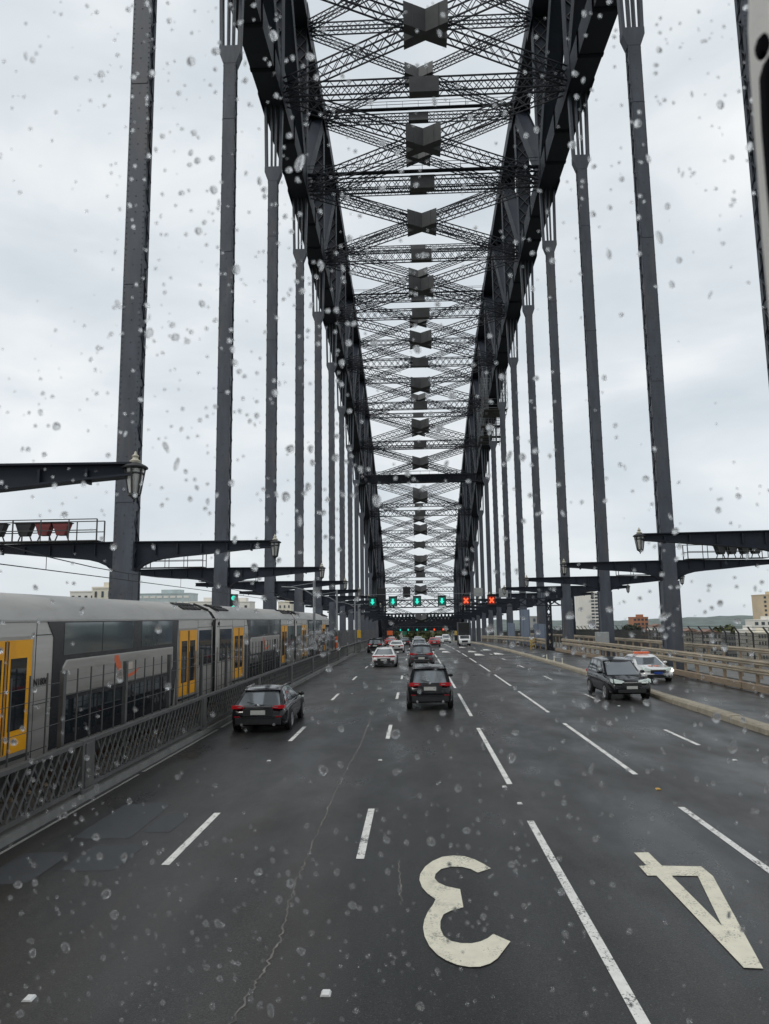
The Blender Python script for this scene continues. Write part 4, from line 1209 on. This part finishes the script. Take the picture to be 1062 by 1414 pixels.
WAGON = dict(L=5.1, W=2.04, H=1.47, z0=.22, belt=[(-2.55, .76), (-2.32, .94), (-1.2, .97), (.9, .93), (1.15, .90), (2.2, .77), (2.55, .52)], cabin=(-2.40, -1.55, .05, 1.32), axles=(1.05, .98), r=.36, tail_z=.90, tail_h=.12, tail_w=.30, head_z=.72, rails='chrome', spoiler=True, wiper=True, chrome_strip=True, plate_z=.72, roofw=.66, rwv=.12, side=((.05, .22), (.25, .52), (.55, .90)))
SUV = dict(L=4.85, W=1.98, H=1.80, z0=.30, belt=[(-2.42, .95), (-2.2, 1.16), (-1.0, 1.16), (.9, 1.12), (1.1, 1.08), (2.1, .95), (2.42, .68)], cabin=(-2.30, -1.78, .20, 1.22), axles=(.98, .98), r=.38, tail_z=1.10, tail_h=.15, tail_w=.36, head_z=.85, rails='plastic', spoiler=True, wiper=True, plate_z=.93, rwv=.16, roofw=.72)
SUV2 = dict(SUV, L=4.8, W=2.12, H=1.84, tail_z=1.08, tail_w=.5, rails=None, trim='chrome', plate_z=.75, chrome_strip=True)
COUPE = dict(L=5.2, W=2.12, H=1.56, z0=.22, belt=[(-2.6, .82), (-2.35, 1.00), (-1.6, 1.04), (.8, .98), (1.1, .94), (2.2, .80), (2.6, .55)], cabin=(-2.25, -.95, .15, 1.35), axles=(1.05, 1.0), r=.38, tail_z=.92, tail_h=.07, tail_w=.45, tail_bar=True, head_z=.72, plate_z=.62, roofw=.62, rwv=.12)
SEDAN = dict(L=4.9, W=1.95, H=1.47, z0=.22, belt=[(-2.45, .82), (-2.25, 1.02), (-1.6, 1.04), (.9, .98), (1.15, .94), (2.2, .82), (2.45, .58)], cabin=(-1.85, -1.05, .25, 1.30), axles=(1.05, .98), r=.345, tail_z=.90, tail_h=.13, head_z=.74, plate_z=.80)
ONSUV = dict(SUV, L=4.75, W=1.95, H=1.80, fplate='num_plate', head_z=.88, rails=None)
POLICE = dict(SEDAN, fplate='plate_blue', head_m='head', L=5.0, W=2.0)

def place(y): return zr(y)
car('parked_car', (-5.66, 28.8, place(29)), R(1.0), 'black wagon with silver roof rails driving beside the lattice fence', 'car', 'black_paint', WAGON).name = 'station_wagon'
car('suv', (.56, 34.65, place(34.6)), 0, 'black SUV with tall tail lights straight ahead in the centre lane', 'car', 'black_paint', dict(SUV))
car('sports_sedan', (-2.72, 64.7, place(64.7)), 0, 'low white sports sedan with a full width red light bar', 'car', 'white_paint', COUPE)
car('suv', (.42, 64.2, place(64.2)), 0, 'grey SUV with bright trim just beyond the black SUV', 'car', 'grey_paint', SUV2)
cr = car('suv', (9.88, 37.4, place(37.4)), math.pi + R(1.5), 'black oncoming SUV with pale headlamps beside the concrete median kerb', 'car', 'black_paint', ONSUV)
pc = car('sedan', (14.25, 47.4, place(47.4)), math.pi + R(2), 'white oncoming sedan with an orange roof sign in the bus lane', 'car', 'white_paint', POLICE)
b = MB(); b.box((0, -.35, 1.60), (.95, .26, .13)); b.build('roof_sign', 'amber', pc, bevel=.03)
b = MB(); b.box((0, -.35, 1.545), (.9, .12, .05)); b.build('roof_bar', 'plastic', pc)
b = MB(); b.prism([(-.34, 1.62), (-.1, 1.50), (.0, 1.68), (.12, 1.5), (.36, 1.60), (.22, 1.80), (.0, 1.74), (-.22, 1.82)], 2, .975, .985); lg = b.build('bonnet_emblem', 'logo', pc)
lg.rotation_euler = (R(-7.5), 0, 0); lg.location = (0, .0, .165)
b = MB(); b.lathe([(.07, 0), (.09, .02), (.05, .03)], n=12); ho = b.build('headlight', 'head_bright', pc, loc=(-.86, 2.42, .70)); ho.rotation_euler = (-math.pi / 2, 0, 0)
# farther traffic
LOW = dict(SEDAN)
FAR = [('sedan', -2.5, 96, 0, 'white_paint', SEDAN, 'white sedan with plain boot ahead of the sports sedan'),
       ('suv', -5.2, 96, 0, 'black_paint', SUV, 'dark SUV by the left fence beyond the sports sedan'),
       ('suv', .35, 89, 0, 'silver_paint', SUV, 'silver SUV roof showing over the grey SUV'),
       ('sedan', 2.95, 122, 0, 'red_paint', SEDAN, 'small red sedan to the right of the silver SUV'),
       ('sedan', -4.4, 128, 0, 'red_paint', SEDAN, 'distant red sedan showing past the dark SUV by the left fence'),
       ('sedan', -1.9, 124, 0, 'black_paint', SEDAN, 'dark distant sedan just right of the white plain sedan'),
       ('sedan', 4.6, 150, math.pi, 'white_paint', SEDAN, 'distant white oncoming sedan nearest the red sedan'),
       ('suv', 6.4, 160, math.pi, 'white_paint', SUV, 'distant white oncoming SUV nearest the truck'),
       ('sedan', 0.4, 150, 0, 'silver_paint', SEDAN, 'distant silver sedan in the centre lane beyond the silver SUV'),
       ('sedan', -5.4, 165, 0, 'silver_paint', SEDAN, 'farthest silver sedan by the left fence')]
for nm, x, y, rz, pt, spc, lb in FAR:
    car(nm, (x, y, zr(y)), rz, lb, 'car', pt, spc)
tk = empty('truck', (8.1, 126, zr(126)), 0, 'small oncoming truck with white cab and tall dark load', 'truck')
b = MB(); b.prism([(-2.6, .45), (-2.6, 1.05), (-2.4, 1.2), (-1.9, 1.75), (-.6, 1.8), (-.6, .45)], 0, -.95, .95); b.build('cab', 'white_paint', tk, bevel=.06)
b = MB(); b.box((0, -2.17, 1.49), (1.5, .03, .62), None, Matrix.Rotation(R(-42), 3, 'X')); b.build('windscreen', 'glass_dark', tk)
b = MB(); b.box((0, 1.2, 2.35), (1.85, 4.6, 3.0)); b.build('load_body', 'black', tk, bevel=.05)
b = MB(); b.box((0, 1.2, .6), (1.3, 6, .25)); b.build('chassis', 'plastic', tk)
for s in (-1, 1):
    for y in (-1.7, 2.4):
        b = MB(); b.tube((s * .70, y, .42), (s * .97, y, .42), .42, 16); w_ = b.build('wheel', 'tyre', tk)
    b = MB(); b.box((s * .66, -2.62, .80), (.35, .04, .18)); b.build('headlight', 'head', tk)
b = MB(); b.box((0, -2.63, .8), (1.0, .05, .3)); b.build('grille', 'plastic', tk)

# roadside signs at the far end
for i, (x, y, z, mt_, lb) in enumerate(((-7.2, 205, 2.6, 'orange_plastic', 'distant orange warning sign on a post at the left'), (-4.0, 262, 3.4, 'sign_green', 'distant green direction sign over the far left lane'), (11.7, 210, 2.4, 'yellow', 'distant yellow sign on the median kerb'))):
    o = empty('road_sign', (x, y, zr(y)), 0, lb, 'sign')
    b = MB(); b.box((0, -.06, z), (1.5, .06, 1.2)); b.build('sign_plate', mt_, o, bevel=.02)
    b = MB(); b.tube((0, 0, 0), (0, 0, z), .06, 8); b.build('post', 'grey_metal', o)
# orange marker posts and white flexible posts
for x, y, lb in ((-8.0, 74, 'orange marker post by the fence at the end of the train'),):
    o = empty('marker_post', (x, y, zr(y)), 0, lb, 'marker post')
    b = MB(); b.tube((0, 0, 0), (0, 0, 2.4), .14, 8); b.build('body', 'orange_plastic', o); b = MB(); b.tube((0, 0, 1.8), (0, 0, 2.0), .145, 8); b.build('band', 'stud', o)
for i, y in enumerate((60, 63.5, 67)):
    o = empty('bollard', (11.65, y, zr(y) + .22), 0, f'{["nearest", "middle", "farthest"][i]} of three short cream bollards on the median kerb', 'bollard', 'short bollards on the median kerb')
    b = MB(); b.lathe([(.09, 0), (.09, .03), (.05, .05), (.045, .42), (.02, .45)], n=10); b.build('body', 'number_paint', o)
    b = MB(); b.lathe([(.05, .32), (.05, .40)], n=10); b.build('band', 'stud', o)

# ---------------------------------------------------------------- far land, buildings, trees
b = MB(); n = 40; S = 9000; vs = []; fs = []
for i in range(n + 1):
    for j in range(n + 1):
        x = -S + 2 * S * i / n; y = -2000 + 11000 * j / n; vs.append((x, y, -52 - .0135 * math.hypot(x, y)))
for i in range(n):
    for j in range(n): fs.append((i * (n + 1) + j, (i + 1) * (n + 1) + j, (i + 1) * (n + 1) + j + 1, i * (n + 1) + j + 1))
b.add(vs, fs); b.build('ground', 'ground')['kind'] = 'structure'
def hills(name, y, x0, x1, h0, amp, seed, depth=500):
    b = MB(); nx = 260; ny = 8; vs = []; fs = []
    for i in range(nx + 1):
        x = x0 + (x1 - x0) * i / nx
        for j in range(ny + 1):
            t = j / ny; ridge = h0 + amp * noise.fractal(Vector((x * .0012 + seed, seed, 0)), 1, 2, 5) * 1.6 + 3.2 * noise.noise(Vector((x * .03, seed, t * 3)))
            z = -90 + (ridge + 90) * math.sin(math.pi * min(1, t * 1.0) * .5) if t < 1 else ridge
            vs.append((x, y - depth * (1 - t), z + 1.5 * noise.noise(Vector((x * .05, t * 9, seed)))))
    for i in range(nx):
        for j in range(ny): fs.append((i * (ny + 1) + j, (i + 1) * (ny + 1) + j, (i + 1) * (ny + 1) + j + 1, i * (ny + 1) + j + 1))
    b.add(vs, fs); b.build(name, 'hill', smooth=60)['kind'] = 'structure'
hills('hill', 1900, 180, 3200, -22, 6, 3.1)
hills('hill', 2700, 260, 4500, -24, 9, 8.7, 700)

def building(x, y, w, d, z0, z1, wall, label, floors, bays, win='window', roof=None, ww=.62, wh=.5, balcony=False, side_bays=3, name='apartment_block', rz=0, bay_range=None):
    o = empty(name, (x, y, z0), rz, label, 'building')
    H = z1 - z0
    b = MB(); b.box((0, 0, H / 2), (w, d, H)); b.build('wall', wall, o)
    b = MB()
    if roof == 'pitched': b.prism([(-w / 2 - .5, H), (w / 2 + .5, H), (0, H + w * .22)], 1, -d / 2 - .5, d / 2 + .5); b.build('roof', 'roof_tile', o)
    else:
        b.box((0, 0, H + .3), (w + .4, d + .4, .6)); b.box((w * .1, 0, H + 1.6), (w * .35, d * .5, 2.2)); b.build('roof', wall, o)
    q = MB(); fh = H / floors; bw = w / bays; q.box((0, 0, 0), (bw * ww, .3, fh * wh)); src = q.build('window', win, o, loc=(0, 0, 0)); used = False; cnt = 0
    lo, hi = bay_range or (0, bays)
    for f in range(floors - 1, -1, -1):
        if (f + .5) * fh + z0 < -26: continue
        for i in range(lo, hi):
            c_ = src if not used else src.copy()
            if used: C.objects.link(c_)
            used = True; cnt += 1
            c_.parent = o; c_.location = (-w / 2 + (i + .5) * bw, -d / 2 - .06, (f + .52) * fh)
            if cnt >= 90: break
        if cnt >= 90: break
        if balcony:
            q = MB(); q.box(((lo + hi) / 2 * bw - w / 2, -d / 2 - .8, f * fh + .5), ((hi - lo) * bw * .92, 1.4, 1.0)); q.build('balcony', wall, o)
    return o
def at(u, v, Y):
    d = pixel_ray(u, v); return EYE + d * (Y / d.y)
def bld(u0, u1, vt, Y, d, wall, label, floors, bays, **kw):
    a, c_ = at(u0, vt, Y), at(u1, vt, Y)
    return building((a.x + c_.x) / 2, Y + d / 2, c_.x - a.x, d, -52, a.z, wall, label, floors, bays, **kw)
bld(799, 831, 819, 700, 18, 'bld_white', 'white apartment tower with dark window grid seen between right hangers', 24, 6, bay_range=(3, 6), balcony=False, ww=.8, wh=.55)
bld(874, 895, 853, 640, 14, 'bld_brick', 'low orange brick block beside the dark trees', 14, 4)
bld(1052, 1090, 822, 520, 16, 'bld_tan', 'tan brick tower at the right frame edge', 22, 5, bay_range=(0, 5), ww=.4)
bld(1040, 1085, 857, 505, 12, 'bld_white', 'white low block in front of the tan tower', 12, 5, ww=.5)
bld(97, 150, 818, 330, 20, 'bld_white', 'low white house block behind the train at left', 14, 6, ww=.4, wh=.3)
bld(128, 156, 813, 300, 9, 'bld_cream', 'narrow cream block beside the first left hanger', 14, 3, ww=.3)
bld(188, 262, 821, 420, 16, 'bld_glass', 'pale green glass block behind the train', 20, 8, win='bld_white', ww=.75, wh=.35)
bld(262, 300, 832, 400, 16, 'bld_white', 'plain white block right of the glass block', 14, 4, ww=.2, wh=.2)
bld(312, 345, 832, 430, 14, 'bld_white', 'white block seen between the second and third left hangers', 12, 3, ww=.3, wh=.3)
bld(384, 402, 832, 460, 14, 'bld_cream', 'cream block seen between the third and fourth left hangers', 12, 3, ww=.3, wh=.3)
subs = [(968, 996, 871, 430, 'bld_white', 'white terrace seen through the mesh fence left of the grey block'), (998, 1016, 874, 460, 'bld_grey', 'grey block seen through the right mesh fence'), (1028, 1046, 867, 420, 'bld_white', 'white flats with many windows seen through the mesh fence'), (1046, 1066, 870, 400, 'bld_cream', 'cream flats seen through the mesh fence at the frame edge'), (735, 762, 852, 520, 'bld_grey', 'grey office block seen under the gantry'), (900, 920, 862, 600, 'bld_white', 'small white house right of the orange brick block'), (946, 966, 868, 480, 'bld_cream', 'cream house seen through the mesh fence by the second right hanger')]
for u0, u1, vt, Y, wl, lb in subs: bld(u0, u1, vt + (4 if u0 > 800 else 0), Y, 12, wl, lb, 12, 5, ww=.55, wh=.5, name='house' if 'house' in lb else 'apartment_block', roof='pitched' if 'house' in lb or 'terrace' in lb else None)

def tree(x, y, z0, h, r, leaf, label, n=900, group='trees beyond the right footway'):
    o = empty('tree', (x, y, z0), 0, label, 'tree', group)
    b = MB(); b.tube((0, 0, 0), (.2, 0, h * .6), h * .035, 8, r1=h * .015)
    for i in range(6):
        a = i * 1.05; b.tube((.1, 0, h * (.3 + .04 * i)), (r * .6 * math.cos(a), r * .6 * math.sin(a), h * (.55 + .05 * i)), h * .012, 5, r1=h * .004)
    b.build('trunk', 'bark', o)
    b = MB(); rnd = random.Random(int(x * 7 + y))
    lobes = [(Vector((rnd.uniform(-.6, .6) * r, rnd.uniform(-.6, .6) * r, h * rnd.uniform(.45, .85))), r * rnd.uniform(.3, .55)) for _ in range(9)]
    for _ in range(n):
        c_, q = rnd.choice(lobes); v = Vector((rnd.gauss(0, 1), rnd.gauss(0, 1), rnd.gauss(0, 1))).normalized() * q * rnd.uniform(.6, 1.08)
        p = c_ + v; a = Vector((rnd.gauss(0, 1), rnd.gauss(0, 1), rnd.gauss(0, 1))).normalized(); e_ = a.orthogonal(); s = r * rnd.uniform(.07, .15)
        f_ = a.cross(e_); b.add([p + e_ * s, p + f_ * s * .7, p - e_ * s, p - f_ * s * .7], [(0, 1, 2, 3)])
    b.build('crown', leaf, o)
for (u, vt, Y, r, lf, lb) in ((852, 855, 560, 8, 'leaf', 'dark green tree at the left of the clump by the brick block'), (862, 852, 570, 9, 'leaf', 'tallest dark green tree between hangers, left of the brick block'), (870, 854, 580, 8, 'leaf', 'dark green tree touching the orange brick block'), (1003, 853, 520, 9, 'leaf_light', 'pale yellow green tree above the right mesh fence'), (985, 858, 540, 7, 'leaf', 'small dark tree left of the pale yellow green tree'), (930, 857, 560, 8, 'leaf', 'dark tree just right of the second right hanger'), (1030, 858, 530, 7, 'leaf', 'dark tree before the white low block')):
    p = at(u, vt, Y); tree(p.x, p.y, -52, p.z + 52, r, lf, lb)
for (x, y, lb) in ((-14, 470, 'green tree at the far left end of the road'), (-4, 500, 'green tree beyond the far gantry left of centre'), (6, 490, 'green tree beyond the far gantry right of centre'), (16, 475, 'green tree at the far right end of the road')):
    tree(x, y, zr(y) - 1, 12, 6, 'leaf_light', lb, group='trees at the far end of the road')

# ---------------------------------------------------------------- the wet windscreen the photograph looks through
ws = empty('windscreen', (0, .95, 3.2), 0, 'raindrop covered windscreen of the vehicle with grey trim at upper right', 'windscreen')
RAKE = R(9)
def on_glass(x, s):      # s: distance up the glass from its foot (world z about 3.2)
    return Vector((x, -math.sin(RAKE) * s, math.cos(RAKE) * s))
b = MB(); p = [on_glass(-1.25, -.35), on_glass(.62, -.35), on_glass(.62, 2.3), on_glass(-1.25, 2.3)]
b.add(p, [(0, 1, 2, 3)])
gm = bpy.data.materials.new('clear windscreen glass'); gm.use_nodes = True; t = gm.node_tree; t.nodes.clear()
to = N(t, 'ShaderNodeOutputMaterial'); tb = N(t, 'ShaderNodeBsdfTransparent'); tb.inputs[0].default_value = (1, 1, 1, 1); t.links.new(tb.outputs[0], to.inputs[0])
M['windscreen'] = gm
b.build('glass_pane', 'windscreen', ws)
wm = bpy.data.materials.new('rain water'); wm.use_nodes = True; t = wm.node_tree; t.nodes.clear()
to = N(t, 'ShaderNodeOutputMaterial'); tb = N(t, 'ShaderNodeBsdfGlass'); tb.inputs['IOR'].default_value = 1.33; tb.inputs['Roughness'].default_value = .0; ts = N(t, 'ShaderNodeBsdfTranslucent'); ts.inputs[0].default_value = (1, 1, 1, 1)
tm = N(t, 'ShaderNodeMixShader'); tm.inputs[0].default_value = .13
t.links.new(tb.outputs[0], tm.inputs[1]); t.links.new(ts.outputs[0], tm.inputs[2]); t.links.new(tm.outputs[0], to.inputs[0])
M['water'] = wm
b = MB(); rnd = random.Random(5)
nrm = Vector((0, math.cos(RAKE), math.sin(RAKE))); ex = Vector((1, 0, 0)); ez = nrm.cross(ex) * -1
if ez.z < 0: ez = -ez
drops = []
tries = 0
while len(drops) < 4600 and tries < 120000:
    tries += 1
    x, s = rnd.uniform(-.72, .56), rnd.uniform(-.15, 1.75)
    dens = .55 + .9 * noise.noise(Vector((x * 3.2, s * 3.2, 2.0)))
    if rnd.random() > dens: continue
    r = min(.0048, rnd.lognormvariate(math.log(.0015), .48))
    if any((x - a) ** 2 + (s - c_) ** 2 < (.7 * (r + q)) ** 2 for a, c_, q in drops): continue
    drops.append((x, s, r))
for i in range(130):
    t_ = rnd.random(); drops.append((-.145 + .05 * t_ + rnd.gauss(0, .006), .775 + .022 * t_ + rnd.gauss(0, .005), rnd.uniform(.0005, .0018)))
for x, s, r in drops:
    c_ = on_glass(x, s) + nrm * .002
    el = rnd.uniform(.85, 1.3); th = rnd.uniform(-.5, .5); hgt = r * rnd.uniform(.42, .72)
    if rnd.random() < .06: el *= rnd.uniform(1.6, 2.6)
    nseg, nr = 14, 6; vs = []; fs = []
    w1, w2, f1, f2 = rnd.uniform(0, .13), rnd.uniform(0, .09), rnd.uniform(0, 6), rnd.uniform(0, 6)
    wob = [1 + w1 * math.sin(2 * 6.28319 * q / nseg + f1) + w2 * math.sin(3 * 6.28319 * q / nseg + f2) for q in range(nseg)]
    for k in range(nr):
        a = math.pi / 2 * k / nr
        for i in range(nseg):
            q = 6.28319 * i / nseg; rr = r * math.cos(a) * (1 + (wob[i] - 1) * math.cos(a))
            dx, dz = rr * math.cos(q), rr * el * math.sin(q)
            vs.append(c_ + ex * (dx * math.cos(th) - dz * math.sin(th)) + ez * (dx * math.sin(th) + dz * math.cos(th)) + nrm * (hgt * math.sin(a)))
    vs.append(c_ + nrm * hgt)
    for k in range(nr - 1):
        for i in range(nseg): fs.append((k * nseg + i, k * nseg + (i + 1) % nseg, (k + 1) * nseg + (i + 1) % nseg, (k + 1) * nseg + i))
    for i in range(nseg): fs.append(((nr - 1) * nseg + i, (nr - 1) * nseg + (i + 1) % nseg, nr * nseg))
    fs.append(tuple(range(nseg - 1, -1, -1)))
    b.add(vs, fs)
ro = b.build('raindrop', 'water', ws, 80); ro['kind'] = 'stuff'
# grey trim with its black inset, inside the glass at the right
def cabin_pt(u, v, Y=.62):
    d = pixel_ray(u, v); return EYE + d * (Y / d.y) - Vector((0, .95, 3.2))
def cabin_solid(name, pts, Y, depth, material, bevel=0, parent=None):
    P = [cabin_pt(u, v, Y) for u, v in pts]; q = MB(); q.prism([(p.x, p.z) for p in P], 1, Y - .95 - depth, Y - .95); return q.build(name, material, parent or ws, bevel=bevel)
tr = cabin_solid('trim', [(1031, -60), (1029, 50), (1031, 95), (1036, 160), (1041, 230), (1047, 320), (1056, 420), (1066, 520), (1120, 620), (1190, 620), (1190, -60)], .62, .05, 'trim', .006)
cabin_solid('black_inset', [(1075, 62), (1052, 92), (1047, 110), (1050, 180), (1056, 250), (1064, 330), (1085, 480), (1150, 560), (1150, 62)], .575, .012, 'cab_black', .002, tr)
q = MB(); p = cabin_pt(1052, 66, .566); q.lathe([(.006, -.004), (.007, 0), (.006, .006)], n=14); bo = q.build('bolt', 'cab_black', tr, 40, loc=p); bo.rotation_euler = (math.pi / 2, 0, 0); bo.scale = (.7, 1.5, 1)
